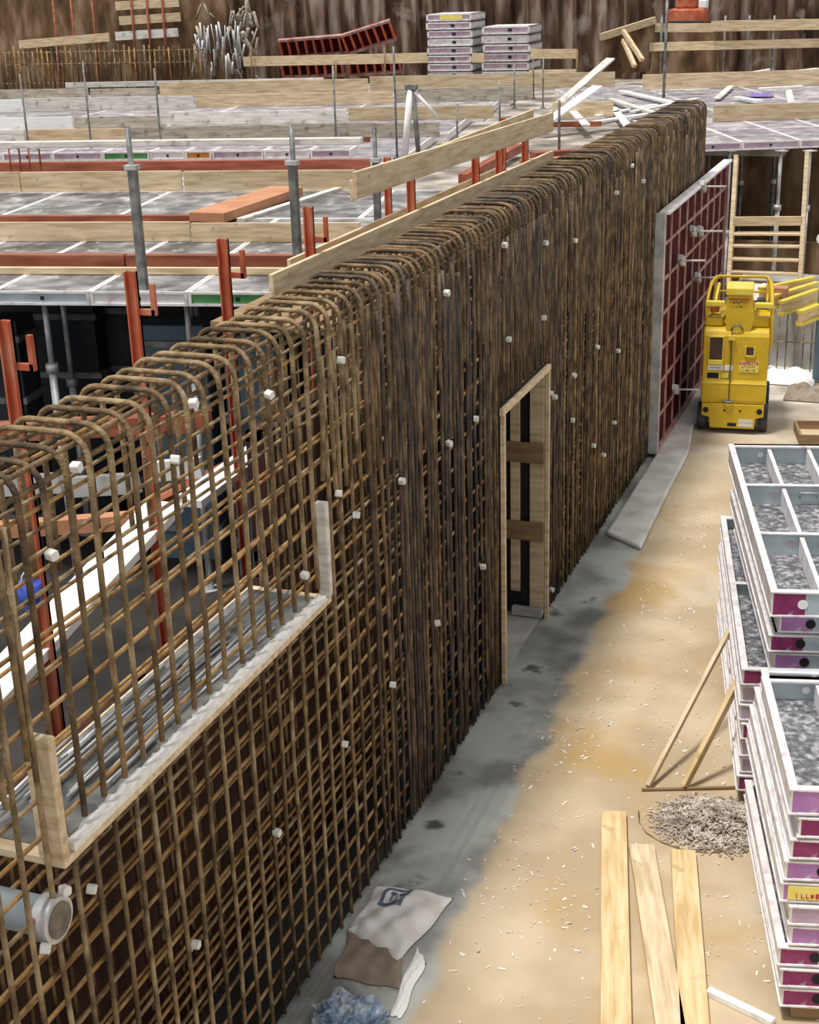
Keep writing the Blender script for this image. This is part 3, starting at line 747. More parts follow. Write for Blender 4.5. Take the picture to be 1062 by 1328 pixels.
# platform with rails
LP(MB().box(-.37, .37, .42, .98, 1.31, 1.35), 'platform_floor', 'yellow', .01)
LP(MB().box(-.37, -.15, .06, .14, 1.52, 1.58), 'arm_rest', 'yellow_l', .01)
LP(MB().box(.18, .39, .06, .14, 1.51, 1.57), 'arm_rest', 'yellow_l', .01)
rr = .018
LP(MB().tube([(-.36, .10, 1.36), (-.36, .10, 1.56), (-.33, .45, 1.72), (-.30, .90, 1.70), (-.25, .95, 1.70), (.27, .95, 1.70), (.32, .90, 1.70), (.36, .45, 1.72), (.385, .10, 1.56), (.385, .08, 1.2)], rr, 9), 'top_rail', 'yellow')
LP(MB().tube([(-.26, .10, 1.56), (-.24, .45, 1.71), (-.24, .45, 1.35)], rr, 9), 'rail_brace', 'yellow_l')
LP(MB().tube([(.36, .46, 1.73), (.385, .40, 1.40), (.39, .25, 1.0)], rr*1.4, 9), 'rail_brace', 'yellow')
for x in (-.30, .32):
    LP(MB().tube([(x, .92, 1.35), (x, .92, 1.70)], rr, 9), 'rail_post', 'yellow')
    LP(MB().tube([(x, .4, 1.52), (x, .92, 1.52)], rr*.8, 8), 'mid_rail', 'yellow')
LP(MB().tube([(-.30, .93, 1.52), (.32, .93, 1.52)], rr*.8, 8), 'mid_rail', 'yellow')
LP(MB().box(.20, .34, .5, .62, 1.35, 1.52), 'control_box', 'rubber', .01)
LP(MB().box(-.32, -.22, .2, .3, 1.42, 1.50), 'control_box', 'redsteel', .01)

# ------------------------------------------------------------------ stacks of slab formwork panels (right)
SA = math.radians(12.5)
def slab_panel(W_, L2, endm, split=True, cross=3, longs=3, hole='black', h=.118):
    """aluminium slab panel lying with its ribs up; origin at near-left bottom corner, x across, y along"""
    t = thing('formwork_panel', '', 'formwork panel'); f = .035
    b = MB(); b.box(0, f, 0, L2, .012, h-.012); b.box(W_-f, W_, 0, L2, .012, h-.012)
    for x in (-.008, W_-f-.002): b.box(x, x+f+.01, -.008, L2, h-.0121, h); b.box(x, x+f+.01, -.008, L2, 0, .0121)
    b.box(f+.002, W_-f-.002, -.008, f, h-.014, h); b.box(f+.002, W_-f-.002, -.008, f, 0, .014); b.box(f, W_-f, .012, f-.004, .014, h-.014)
    b.build('rim', 'alu', t, .003)
    e = MB(); e.box(.012, .20, -.002, .012, .014, h-.014); e.build('coated_end', endm, t)
    e = MB(); e.box(.20, W_-.03, -.001, .012, .014, h-.014); e.build('bare_end', 'alu_g', t)
    e = MB(); e.tube([(.185, -.005, h/2), (.185, .006, h/2)], .030, 18); e.build('end_hole', hole, t)
    e = MB(); e.box(f, W_-f, L2-f, L2, 0, h); e.build('far_rib', 'alu_g', t)
    b = MB(); b.box(f, W_-f, L2-f-.03, L2, h-.012, h); b.build('far_flange', 'alu', t)
    for k in range(1, cross):
        y = L2*k/cross
        r = MB(); r.box(f, W_-f, y, y+.02, .012, h-.006); o = r.build('cross_rib', 'alu_g', t)
        q = MB(); q.box(f, W_-f, y-.018, y+.022, h-.006, h); q.build('rib_flange', 'alu', o)
        for xh in (.24,):
            q = MB(); q.tube([(xh, y-.004, h*.55), (xh, y+.001, h*.55)], .022, 14); q.build('rib_hole', 'mauve', o)
        q = MB(); q.tube([(.42, y-.006, h*.45), (.42, y-.02, h*.68), (.54, y-.02, h*.68), (.54, y-.006, h*.45)], .007, 6); q.build('grip', 'galv', o)
    q = MB(); q.tube([(.24, L2-f-.004, h*.55), (.24, L2-f+.001, h*.55)], .022, 14); q.build('rib_hole', 'white', t)
    for k in range(1, longs+1):
        x = W_*k/(longs+1)
        r = MB()
        for c in range(cross):
            ya, yb = L2*c/cross+.036, L2*(c+1)/cross-(.036 if c == cross-1 else .02)
            r.box(x-.014, x+.014, ya, yb, .02, h-.02)
        r.build('long_rib', 'alu', t)
    q = MB(); q.box(f, W_-f, .036, L2-f, .004, .018); q.build('ply_sheet', 'ply_s', t)
    return t
MASTER = {}
def panel_at(x, y, z, rz, W_, L2, endm, cross, longs, label, group, hole='black', h=.118):
    key = (W_, L2, endm, cross, longs, hole, h)
    mt = Matrix.Translation((x, y, z)) @ Matrix.Rotation(rz, 4, 'Z')
    if key not in MASTER:
        t = MASTER[key] = slab_panel(*key[:3], True, cross, longs, hole, h); t.matrix_world = mt
        t['label'] = label; t['group'] = group; return t
    return dup(MASTER[key], mt, label, group)
GA = 'panels in the rear right stack'; GB = 'panels in the front right stack'
PH = .130
# lower rear stack (7), upper rear stack (5)
for i in range(7):
    panel_at(1.985+wob(.014), 6.86+wob(.02), .10+PH*i, SA-.02+wob(.006), 1.2, 2.75, 'mauve' if i % 3 else 'magenta', 2, 3,
             'purple ended aluminium panel low in the rear right stack, %s from the bottom' % num(i), GA)
ue = ['purple', 'magenta', 'purple', 'purple', 'magenta']
ue = ['purple', 'purple', 'magenta', 'purple', 'magenta']
off = [(.03, .1), (.03, .02), (.0, .0), (.05, .02), (.0, -.03)]
ST = at_z(1000, 766, 1.70)
for i in range(5):
    z = .10+PH*(7+i)
    last = i == 4
    panel_at(ST.x+.005+off[i][0], ST.y+.03+off[i][1]+(0 if last else .02), z, SA+.015, 1.2, 2.85 if last else 2.6, ue[i], 3 if last else 2, 3,
             'topmost open panel with splattered plywood on the rear right stack' if last else '%s ended aluminium panel in the rear right stack, %s below its topmost panel' % (['violet', 'violet', 'magenta', 'violet'][i], ORD[3-i]), GA, 'white' if last else 'black', .168 if last else .118)
# front stack
PB = at_z(1026, 1022, 1.42)
be = ['magenta', 'magenta', 'purple', 'purple', 'purple', 'purple', 'magenta', 'magenta', 'magenta', 'purple']
be = ['magenta', 'magenta', 'magenta', 'purple', 'mauve', 'purple', 'purple', 'magenta', 'magenta', 'purple']
ob = [.03, .02, .0, .05, .04, -.01, .0, .02, .05, .0]
for i in range(10):
    z = .10+PH*i; last = i == 9
    t = panel_at(PB.x+ob[i], PB.y+(0 if last else .01+wob(.01)), z, SA+.02, 1.2, 1.2 if last else 1.62, be[i], 1, 3,
             'topmost open panel with gravelly plywood on the front right stack' if last else 'aluminium panel in the front right stack, %s below its topmost panel' % ORD[8-i], GB, 'black', .148 if last else .118)
    if i == 5:
        t['label'] = 'aluminium panel with a yellow label on its end in the front right stack'
        q = MB(); q.box(.03, .26, -.010, -.006, .02, .10); q.build('yellow_label', 'ylab', t)
        q = scribble(.07, .24, .03, .03, 7, -.0125); q.build('label_lettering', 'redlab', t)
for nm, x, y in (('rear', 1.99, 6.95), ('rear', 1.5, 9.2), ('front', PB.x+.05, PB.y+.1), ('front', PB.x-.18, PB.y+1.3)):
    d = Vector((math.cos(SA), math.sin(SA), 0)); p = Vector((x, y, .05))
    board('bearer_timber', p+d*.02, p+d*1.2, .10, .096, 'wood_b', 'dark timber bearer under the %s end of the %s right stack' % ('near' if y in (6.95, PB.y+.1) else 'far', nm), 'timber')

# ------------------------------------------------------------------ battens leaning on the rear stack
b0 = at_z(840, 1022, .012); b1 = at_y(974, 764, 8.0)
s0 = Vector((1.80, 7.62, 1.05))
def on_ray(px, py, dist): r = ROT @ _ray(px, py); return CAM+r*dist
b1 = at_x(974, 764, 1.83); board('batten', b0+Vector((0, 0, .01)), b1, .03, .045, 'wood', 'long thin wooden batten leaning on the rear right stack', 'batten')
b0 = at_z(887, 1021, .02); b1 = at_x(966, 866, 1.93)
board('batten', b0+Vector((0, 0, .01)), b1, .04, .055, 'wood_y', 'shorter rough wooden batten leaning on the rear right stack', 'batten')
b0, b1 = at_z(832, 1024, .012), at_z(972, 1021, .012)
board('batten', b0, b1, .02, .02, 'wood_b', 'thin dark strip lying on the floor below the leaning battens', 'batten')  # thin dark brown strip on the floor, from the long batten's foot towards the stack
# planks on the floor
def floor_plank(a, c, wd, m, label):
    A, B = Vector(a), Vector(c); A.z = B.z = .0225
    return board('plank', A, B, wd, .042, m, label, 'plank', 'planks lying on the tan floor', bevel=.004)
e = Vector((0.225, -1, 0)).normalized()
A = at_z(796, 1051, .045); Bq = at_z(799, 1328, .045); floor_plank(A, A+(Bq-A)*1.1, .162, 'wood_y', 'left long pine plank lying on the tan floor')
A = at_z(832, 1094, .045); Bq = at_z(870, 1328, .045); floor_plank(A, A+(Bq-A)*1.1, .158, 'wood', 'middle greyish pine plank lying on the tan floor')
A = at_z(886, 1101, .045); Bq = at_z(901, 1328, .045); floor_plank(A, A+(Bq-A)*1.1, .155, 'wood_y', 'right yellow pine plank lying on the tan floor')
A = at_z(918, 1285, .02); Bq = at_z(1003, 1326, .02); A.z = Bq.z = .02
board('batten', A, Bq, .045, .038, 'wood_wh', 'short white batten lying between the right plank and the front stack', 'batten')

# ------------------------------------------------------------------ rubble pile and chips (uncountable)
b = MB(); cp_ = at_z(915, 1068, 0)
def shard(b, p, s, flat=.3):
    m_ = Matrix.Translation(p) @ Matrix.Rotation(random.random()*6.3, 4, 'Z') @ Matrix.Rotation(wob(.5), 4, 'X') @ Matrix.Rotation(wob(.4), 4, 'Y')
    l, w_, h = s*random.uniform(.5, 1.6), s*random.uniform(.2, .5), s*flat*random.uniform(.3, .8)
    b.box(-l/2, l/2, -w_/2, w_/2, -h/2, h/2, m_)
n = 0
while n < 2200:
    x, y = random.gauss(0, 1), random.gauss(0, 1)
    if x*x+y*y > 5: continue
    p = cp_+Vector((.20*x+.07, .165*y, 0)); h = .10*math.exp(-(x*x+y*y)*.7)
    if p.x > 2.03+(6.86-p.y)*.2: continue
    p.z = .004+h*random.random()**.5
    shard(b, p, .026, .5); n += 1
tag(b.build('rubble_pile', 'shav'), 'low pile of grey brown swept chips by the rear right stack', 'rubble', kind='stuff')
b = MB()
cl = [(600, 880), (760, 870), (790, 730), (820, 700), (850, 760), (900, 800), (880, 900), (760, 940), (740, 980), (870, 940), (720, 960), (690, 1010), (880, 1010), (930, 960), (850, 1050), (700, 1150), (720, 1090), (640, 1130), (655, 1230), (725, 1200), (820, 780), (905, 700), (880, 660), (800, 850), (950, 1180), (960, 1230), (740, 920), (905, 870)]
for q in cl:
    c0 = at_z(q[0], q[1], 0)
    for i in range(22):
        p = c0+Vector((random.gauss(0, .16), random.gauss(0, .25), .004)); 
        if p.x < .45: continue
        shard(b, p, random.choice([.015, .02, .03]), .3)
for i in range(420):
    p = Vector((random.uniform(.5, 2.0), random.uniform(3.9, 14), .004)); shard(b, p, random.choice([.01, .015, .022]), .3)
tag(b.build('wood_chips', 'chip'), 'pale wood chips and splinters scattered over the tan floor', 'wood chips', kind='stuff')
wq = [at_z(q[0], q[1], .006) for q in ((828, 1052), (829, 1066), (838, 1080), (858, 1092), (885, 1102), (920, 1106), (958, 1101))]
tag(MB().tube(wq, .005, 6).build('wire', 'bar'), 'bent rusty wire curling from the rubble pile', 'wire')

# ------------------------------------------------------------------ cement bag, torn sack, blue film bundle
def pillow(corn, h, nu, nv, seed, wr=.012):
    random.seed(seed); ph = [random.random()*6 for _ in range(6)]
    vs = []; fs = []
    for side in (1, -1):
        for i in range(nu+1):
            for j in range(nv+1):
                u, v = i/nu, j/nv
                p = corn[0]*(1-u)*(1-v)+corn[1]*u*(1-v)+corn[2]*u*v+corn[3]*(1-u)*v
                k = (math.sin(PI*u)*math.sin(PI*v))**.45
                z = h*k*(1+.25*math.sin(5*u+ph[0])*math.sin(4*v+ph[1]))+wr*k*(math.sin(17*u+9*v+ph[2])+math.sin(23*v-8*u+ph[3])*.7)
                q = Vector((p.x+.008*math.sin(9*v+ph[4]), p.y+.008*math.sin(11*u+ph[5]), .012+(z if side > 0 else 0)))
                vs.append(q)
    n1 = (nu+1)*(nv+1)
    for s in (0, 1):
        for i in range(nu):
            for j in range(nv):
                a = s*n1+i*(nv+1)+j; f = (a, a+nv+1, a+nv+2, a+1); fs.append(f if s == 0 else f[::-1])
    return vs, fs
def F(px, py): return at_z(px, py, 0)
bc = [F(489, 1152), F(590, 1166), F(517, 1250), F(449, 1212)]
cen = sum(bc, Vector())/4
t = thing('cement_bag', 'white woven cement bag with a dark blue mark lying by the foot of the cage', 'bag', (cen.x, cen.y, 0))
vs, fs = pillow(bc, .075, 36, 30, 3)
o = MB().add([q-Vector((cen.x, cen.y, 0)) for q in vs], fs, True)
o.build('sack', 'bag', t)
# printed mark: rounded frame with strokes, laid on the cloth
def surf(u, v):
    i, j = min(35, int(u*36)), min(29, int(v*30)); q = vs[i*31+j]; return q-Vector((cen.x, cen.y, -.004))
def patch(u0, u1, v0, v1):
    b = MB(); n = 5; pts = [surf(u0+(u1-u0)*i/n, v0+(v1-v0)*j/n) for i in range(n+1) for j in range(n+1)]
    b.add(pts, [(i*(n+1)+j, (i+1)*(n+1)+j, (i+1)*(n+1)+j+1, i*(n+1)+j+1) for i in range(n) for j in range(n)]); return b
mb = MB()
for q in ((.22, .56, .10, .15), (.22, .27, .10, .46), (.22, .56, .41, .47), (.51, .58, .10, .46), (.31, .40, .19, .24), (.34, .38, .19, .37), (.42, .47, .19, .37), (.42, .50, .19, .24)):
    p_ = patch(*q); mb.add(p_.v, p_.f)
mb.build('blue_mark', 'blueink', t)
random.seed(21)
sc_ = [F(455, 1205), F(520, 1212), F(524, 1285), F(432, 1268)]; cen2 = sum(sc_, Vector())/4
t = thing('torn_sack', 'flat torn brown sack lying open below the white cement bag', 'bag', (cen2.x, cen2.y, 0))
v2, f2 = pillow(sc_, .022, 20, 20, 5, .006); MB().add([q-Vector((cen2.x, cen2.y, .004)) for q in v2], f2, True).build('sack', 'sack_b', t)
b = MB(); e0 = [F(452, 1212), F(475, 1206), F(500, 1208)]
b.tube([q-Vector((cen2.x, cen2.y, -.03)) for q in e0], [.015, .018, .012], 7); b.build('torn_white_lip', 'paper', t)
fl = [F(540, 1230), F(552, 1250), F(520, 1322), F(504, 1318)]
v3, f3 = pillow(fl, .018, 10, 14, 8, .008); MB().add([q-Vector((cen2.x, cen2.y, .002)) for q in v3], f3, True).build('torn_white_flap', 'paper', t)
random.seed(22)
cb_ = F(455, 1335); t = thing('blue_film_bundle', 'crumpled bundle of clear blue plastic film at the foot of the cage', 'plastic film', (cb_.x, cb_.y, 0))
vs2 = []; fs2 = []; nu, nv = 40, 24
from mathutils import noise as mnoise
for j in range(nv+1):
    for i in range(nu):
        a = 2*PI*i/nu; ph_ = PI/2*j/nv
        d = Vector((math.cos(a)*math.cos(ph_), math.sin(a)*math.cos(ph_), math.sin(ph_)))
        k = 1+.30*mnoise.noise(d*3.1)+.22*mnoise.noise(d*8+Vector((3, 1, 2)))+.10*mnoise.noise(d*19)
        vs2.append(Vector((.20*d.x*k, .20*d.y*k, .003+max(0, .15*d.z*k))))
for j in range(nv):
    for i in range(nu): fs2.append((j*nu+i, j*nu+(i+1) % nu, (j+1)*nu+(i+1) % nu, (j+1)*nu+i))
fs2.append(tuple(range(nu))[::-1])
MB().add(vs2, fs2).build('film', 'bluefilm', t)
random.seed(33)

# ------------------------------------------------------------------ right slab deck and what stands under it
ra, rb = at_z(905, 186, DZ), at_z(1100, 179, DZ)
RDO = ra.copy(); ru = (rb-ra); ru.z = 0; ru.normalize(); ANG = math.atan2(ru.y, ru.x); rd = Vector((-ru.y, ru.x, 0))
def rdk(u, d, z): q = RDO+ru*u+rd*d; return Vector((q.x, q.y, z))
_DA = DA; DA = ANG
for j in range(3):
    for i in range(4):
        deck_panel('deck_panel', i*.86-.2, i*.86+.66, j*1.75, j*1.75+1.75, 'grey mauve right deck panel, %s from left in the %s row' % (num(i), ORD[j]), 'ply_m', 'mauve', 'deck panels of the right slab', DZ, rdk)
for j in range(2):
    for i in range(3):
        deck_panel('deck_panel', i*1.9-.4, i*1.9+1.48, 5.3+j*3, 8.25+j*3, 'wide right deck panel, %s from left in the %s row' % (num(i), ORD[j+3]), 'ply_m', 'mauve', 'deck panels of the right slab', DZ, rdk)
DA = _DA
def rprop(px, yb, label, zb=.85):
    p = at_z(px, 186, DZ); steel_prop(Vector((p.x+.0, p.y+.25, zb)), DZ-.125-zb, label, 'steel props under the right deck', 'galv', .55)
for i, px in enumerate((944, 1011, 1049)): rprop(px, 340, 'grey steel prop under the front edge of the right deck, %s from the left' % num(i), .0 if px < 960 else .85)
for i in range(4):
    p = rdk(.3+i*.55, 2.6, .85); steel_prop(p, DZ-.125-.85, 'grey steel prop deeper under the right deck, %s from the left' % num(i), 'steel props under the right deck', 'steel_d', .55)
# boards on the right deck
def wall_board(px0, px1, yb, yt, z, m, label, t=.04, Y=None, lean=0, grp='boards on the right deck'):
    a, c = at_z(px0, yb, z), at_z(px1, yb-(px1-px0)*.03, z)
    r0 = ROT @ _ray(px0, yt); s = math.hypot(a.x-CAM.x, a.y-CAM.y)/math.hypot(r0.x, r0.y); h = (CAM+r0*s).z-z
    a.z = c.z = z+h/2+.003
    return board('edge_board', a, c, t, h, m, label, 'board', grp)
struct(MB().box(-9, -1.2, 14.2, 20.58, 2.55, 2.672).build('deck_base', 'grnd'))
board('edge_beam', at_z(600, 232, DZ), at_z(672, 192, DZ), .12, .12, 'redbeam', 'red brown beam lying behind the guard boards near the cage', 'beam')
board('edge_beam', at_z(690, 204, DZ), at_z(760, 199, DZ), .2, .14, 'redbeam', 'short red brown beam behind the cage under the scrap boards', 'beam')
board('edge_beam', at_z(676, 214, DZ), at_z(740, 209, DZ), .14, .14, 'orange', 'short orange brown beam just behind the middle of the cage top', 'beam')
for k_, (xa_, xb_) in enumerate(((15, 28), (40, 54))):
    q_ = [at_z(xa_, 224, 2.82), at_z(xa_, 224, 2.82)+Vector((0, 0, .32)), at_z(xb_, 224, 2.82)+Vector((0, 0, .32)), at_z(xb_, 224, 2.82)]
    tag(MB().tube(q_, .014, 6).build('rebar_stirrup', 'redbeam'), '%s upturned rusty bar loop on the far left red brown beam' % ('left' if k_ == 0 else 'right'), 'bar')
wall_board(924, 1080, 158, 137, DZ, 'wood', 'tan edge board standing across the right deck')
wall_board(833, 1080, 117, 97, DZ, 'wood', 'long tan board along the far side of the right deck')
def rail(px0, y0_, px1, y1_, Yd, m, label, h=.2, t=.04):
    return board('guard_board', at_y(px0, y0_, Yd), at_y(px1, y1_, Yd), t, h, m, label, 'board', 'far guard rails')
rail(849, 36, 925, 36, 34.6, 'wood', 'left upper guard rail before the dark wall at top right')
rail(922, 34, 1090, 31, 34.4, 'wood', 'right upper guard rail before the dark wall at top right', .24)
rail(842, 61, 1090, 55, 34.5, 'wood', 'lower guard rail before the dark wall at top right')
for i, px in enumerate((857, 939, 1002, 970)):
    p = at_y(px, 62, 34.55); a = at_y(px, 20, 34.55)
    t = thing('guard_post', 'thin post carrying the far right guard rails, %s from the left' % ['first', 'second', 'fourth', 'third'][i], 'post', (p.x, p.y, 2.5), 0, 'posts of the far right rails')
    MB().tube([(0, 0, 0), (0, 0, a.z-2.5)], .03, 7).build('tube', 'steel_d', t); MB().box(-.08, .08, -.08, .08, 0, .02).build('foot_plate', 'steel_d', t)

# wooden site stairs
yb_ = 19.2
t = thing('wooden_stairs', 'pale wooden site stairs with open treads rising to the right deck', 'stairs', (.6, yb_, .85))
L0, L1, R0, R1_ = at_y(945, 372, yb_), at_y(955, 203, yb_+.85), at_y(1037, 372, yb_), at_y(1047, 198, yb_+.85)
off_ = Vector((.6, yb_, .85))
for a, c in ((L0, L1), (R0, R1_)):
    a.z = .86
    MB().bar(a-off_, c-off_, .06, .16, (0, -1, .5)).build('stringer', 'wood', t, .004)
for f_ in (.03, .12, .22, .32, .41):
    a = L0.lerp(L1, f_)-off_; c = R0.lerp(R1_, f_)-off_
    MB().bar(a+Vector((.03, -.02, 0)), c+Vector((-.03, -.02, 0)), .20, .03).build('tread', 'wood', t, .003)
a = L0.lerp(L1, .51)-off_; c = R0.lerp(R1_, .51)-off_
MB().bar(a+Vector((.02, -.10, 0)), c+Vector((-.02, -.10, 0)), .04, .13).build('cross_board', 'wood', t, .003)
a = L0.lerp(L1, .41)-off_; c = R0.lerp(R1_, .41)-off_
# blue-grey steel post on the right
pb_ = at_z(1057, 492, 0)
t = thing('blue_steel_column', 'blue grey steel column standing at the right edge behind the panel stacks', 'column', (pb_.x+.06, pb_.y, 0), .1)
MB().box(-.10, .10, -.10, .10, .02, 1.95).build('shaft', 'blueg', t, .01)
MB().box(-.16, .16, -.16, .16, 0, .02).build('base_plate', 'steel_d', t)
MB().box(-.13, .13, -.13, .13, 1.95, 1.98).build('cap_plate', 'galv', t)
MB().tube([(-.11, -.115, 1.9), (-.11, -.10, 1.9)], .07, 12).build('lamp_face', 'white', t)
# yellow formwork beams piled on the landing
for i, (x0, y0_, x1, y1_) in enumerate([(985, 382, 1043, 370), (1012, 400, 1052, 386), (1036, 413, 1060, 404), (1002, 392, 1050, 377)]):
    z = .95-.0*i
    a, c = at_z(x0, y0_, z), at_z(x1, y1_, z)
    tl = ['upper left', 'middle', 'lower right', 'rearmost'][i]
    t = thing('timber_beam', 'yellow timber formwork beam in the pile behind the lift, %s one' % tl, 'beam', a, 0, 'yellow beams behind the lift'); t.matrix_world = frame(a, c)
    L_ = (c-a).length*1.2
    MB().box(0, L_, -.04, .04, -.10, -.06).build('flange', 'yellow_l', t); MB().box(0, L_, -.04, .04, .06, .10).build('flange', 'yellow_l', t); MB().box(0, L_, -.014, .014, -.06, .06).build('web', 'wood_y', t)
p = at_z(1006, 395, .87); t = tag(MB().box(-.15, .15, -.1, .1, 0, .25).xf(Matrix.Translation(p)).build('orange_crate', 'orange', None, .01), 'small orange brown crate beside the yellow beams', 'crate')
for i in range(7):
    px = 985+11*i; p = at_z(px, 486, 0)
    p = Vector((at_y(px, 470, 17.75).x, 17.75, 0))
    tag(MB().tube([(p.x, p.y, 0.002), (p.x+wob(.01), p.y, .80+wob(.1))], .009, 6).build('starter_bar', 'bar', None, 0, loc=(p.x, p.y, 0)), 'thin rusty starter bar before the pale step behind the lift, %s from the left' % num(i), 'bar', 'starter bars behind the lift')
tag(MB().tube([(.75, 17.73, .45), (1.6, 17.73, .47)], .009, 6).build('starter_bar', 'bar'), 'horizontal rusty bar tied across the starter bars', 'bar')
a, c = at_z(997, 470, .0), at_z(1048, 463, .0)
board('scrap_board', a+Vector((0, 0, .09)), c+Vector((0, 0, .09)), .04, .16, 'wood_wh', 'white board standing on edge behind the lift', 'board')
def crumple(name, cpos, sx, sy, h, m, label, cat, seed):
    random.seed(seed); vs = []; fs = []; n = 14
    for i in range(n+1):
        for j in range(n+1):
            u, v = i/n-.5, j/n-.5
            q = Vector((u*sx, v*sy, .01+h*(mnoise.noise(Vector((u*4+seed, v*4, 1)))*.5+.5)*max(0, 1-4*max(u*u, v*v)))); vs.append(q)
    for i in range(n):
        for j in range(n):
            a = i*(n+1)+j; fs.append((a, a+n+1, a+n+2, a+1))
    o = MB().add(vs, fs, False).build(name, m, None, 0); o.location = (cpos.x, cpos.y, 0 if cpos.z < .01 else cpos.z); so = o.modifiers.new('thick', 'SOLIDIFY'); so.thickness = .006; so.offset = 1
    return tag(o, label, cat)
crumple('plastic_sheet', at_z(1020, 490, 0), .75, .8, .18, 'paper', 'crumpled white sheet on the floor right of the lift', 'sheet', 3)
crumple('plastic_sheet', at_z(985, 383, .86), .5, .8, .22, 'paper', 'crumpled white sheet on the step beside the stairs', 'sheet', 5)
crumple('rag_heap', at_z(1045, 512, 0), .5, .7, .22, 'sack_b', 'grey brown rag heap at the foot of the blue column', 'rag', 9)
# timber tray at the right edge
a = at_z(1036, 577, 0); t = thing('timber_tray', 'shallow brown timber tray behind the rear right stack', 'tray', (a.x, a.y, 0), SA)
b = MB(); b.box(0, 1.0, 0, .03, 0, .12); b.box(0, 1.0, .55, .58, 0, .12); b.box(0, .03, .03, .55, 0, .12); b.box(.97, 1.0, .03, .55, 0, .12); b.build('sides', 'wood_b', t)
MB().box(.03, .97, .03, .55, .0, .02).build('base', 'wood', t)

# scrap timber heap around the far end of the cage
random.seed(41)
SCR = [(722, 137, 792, 76), (700, 165, 775, 112), (806, 118, 880, 135), (790, 128, 860, 150), (775, 150, 850, 136), (760, 160, 840, 148), (820, 145, 905, 128), (740, 142, 760, 162), (795, 140, 815, 165), (930, 128, 948, 112), (955, 126, 985, 131), (985, 115, 1040, 112), (1022, 116, 1026, 134), (962, 96, 1000, 90), (1000, 96, 1060, 89), (850, 118, 920, 116)]
for i, (x0, y0_, x1, y1_) in enumerate(SCR):
    z0 = DZ+.03+.02*(i % 4)
    if i < 2:
        a = at_z(x0, y0_, DZ+.05); c = at_y(x1, y1_, a.y+1.2)
    else: a, c = at_z(x0, y0_, z0), at_z(x1, y1_, z0)
    board('scrap_board', a, c, .13 if i > 1 else .22, .035, 'wood_wh' if i % 3 else 'wood_w', 'white scrap board in the litter beyond the cage end, %s from the left' % num(sorted(range(len(SCR)), key=lambda k: SCR[k][0]).index(i)), 'board', 'white scrap boards')
struct(MB().box(-14, .6, 20.6, 33, 2.55, 2.675).xf(Matrix.Identity(4)).build('deck_base', 'grnd'))
row_board(716, 795, 160, 140, 'wood', 'short tan board behind the cage under the white scrap boards', group='far boards')
row_board(700, 780, 172, 165, 'redbeam', 'red brown beam end behind the cage near the scrap boards', 'edge_beam', cat='beam', group='far boards')
guard_post(725, 130, 212, 2.68, 'orange brown post behind the cage below the scrap boards', .02, 0, 'far poles')
bpy.context.view_layer.update()
tag(crumple('plastic_sheet', at_z(985, 125, DZ+.01), .5, .5, .1, 'purple_pl', 'x', 'sheet', 12), 'small violet blue sheet lying on the right deck', 'sheet')

# ------------------------------------------------------------------ far background, z about 2.5 - 2.8
GZ = 2.5
def far_at(px, py, Y): return at_y(px, py, Y)
# two stacks of aluminium panels far behind
def far_stack(x0, x1, ytop, ybot, n, which, Y=33.6):
    a, c = far_at(x0, ybot, Y), far_at(x1, ybot, Y); top = far_at(x0, ytop, Y).z; ph = (top-a.z)/n
    wd = c.x-a.x
    for i in range(n):
        t = thing('formwork_panel', 'light aluminium panel in the %s, %s from the bottom' % (which, num(i)), 'formwork panel', (a.x+wob(.03), Y+wob(.03), a.z+ph*i), DA*.3, 'panels in the '+which)
        b = MB(); h = ph*.86
        b.box(0, wd, 0, 1.4, h*.82, h); b.box(0, wd, 0, 1.4, 0, h*.18); b.box(0, .05, 0, 1.4, 0, h); b.box(wd-.05, wd, 0, 1.4, 0, h)
        b.build('rim', 'alu', t)
        MB().box(.05, wd-.05, .02, .05, h*.18, h*.82).build('end_plate', 'mauve' if (i % 4) else 'alu', t)
        MB().box(wd*.55, wd*.55+.09, .0, .021, h*.35, h*.7).build('grip_hole', 'black', t)
        if which.startswith('taller') and i == n-1:
            MB().box(wd*.3, wd*.8, -.004, .02, h*.2, h*.8).build('yellow_tape', 'ylab', t)
    p = Vector(((a.x+c.x)/2, Y+.7, 0))
    board('bearer_timber', Vector((a.x, Y+.2, (a.z+GZ)/2)), Vector((c.x, Y+.2, (a.z+GZ)/2)), .3, max(.04, a.z-GZ), 'wood_b', 'timber bearer below the '+which, 'timber')
far_stack(555, 612, 17, 103, 8, 'taller far panel stack')
far_stack(626, 686, 33, 103, 6, 'shorter far panel stack')
# red ribbed panels lying tilted
def red_far(x0, y0_, x1, y1_, ht, label, Y=34.4):
    a, c = far_at(x0, y0_, Y), far_at(x1, y1_, Y+.2)
    t = thing('formwork_panel', label, 'formwork panel', a, 0, 'red formwork panels by the far wall'); t.matrix_world = frame(a, c, (0, -.35, 1))
    L_ = (c-a).length
    MB().box(0, L_, .0, .03, 0, ht).build('ply_face', 'maroon', t)
    b = MB(); b.box(0, L_, -.12, 0, 0, .06); b.box(0, L_, -.12, 0, ht-.06, ht)
    b.build('edge_frame', 'redrib', t)
    n = int(L_/.22)
    for i in range(n+1):
        x = (L_-.06)*i/n; MB().box(x, x+.05, -.11, 0, .06, ht-.06).build('rib', 'redsteel', t)
red_far(367, 75, 457, 68, .52, 'left maroon ribbed formwork panel leaning at the far wall')
red_far(452, 70, 515, 50, .55, 'right maroon ribbed formwork panel tilted up at the far wall', 34.1)
red_far(368, 100, 448, 97, .45, 'lower left maroon panel half hidden behind the far guard rail', 34.0)
red_far(455, 98, 522, 92, .45, 'lower right maroon panel half hidden behind the far guard rail', 33.9)
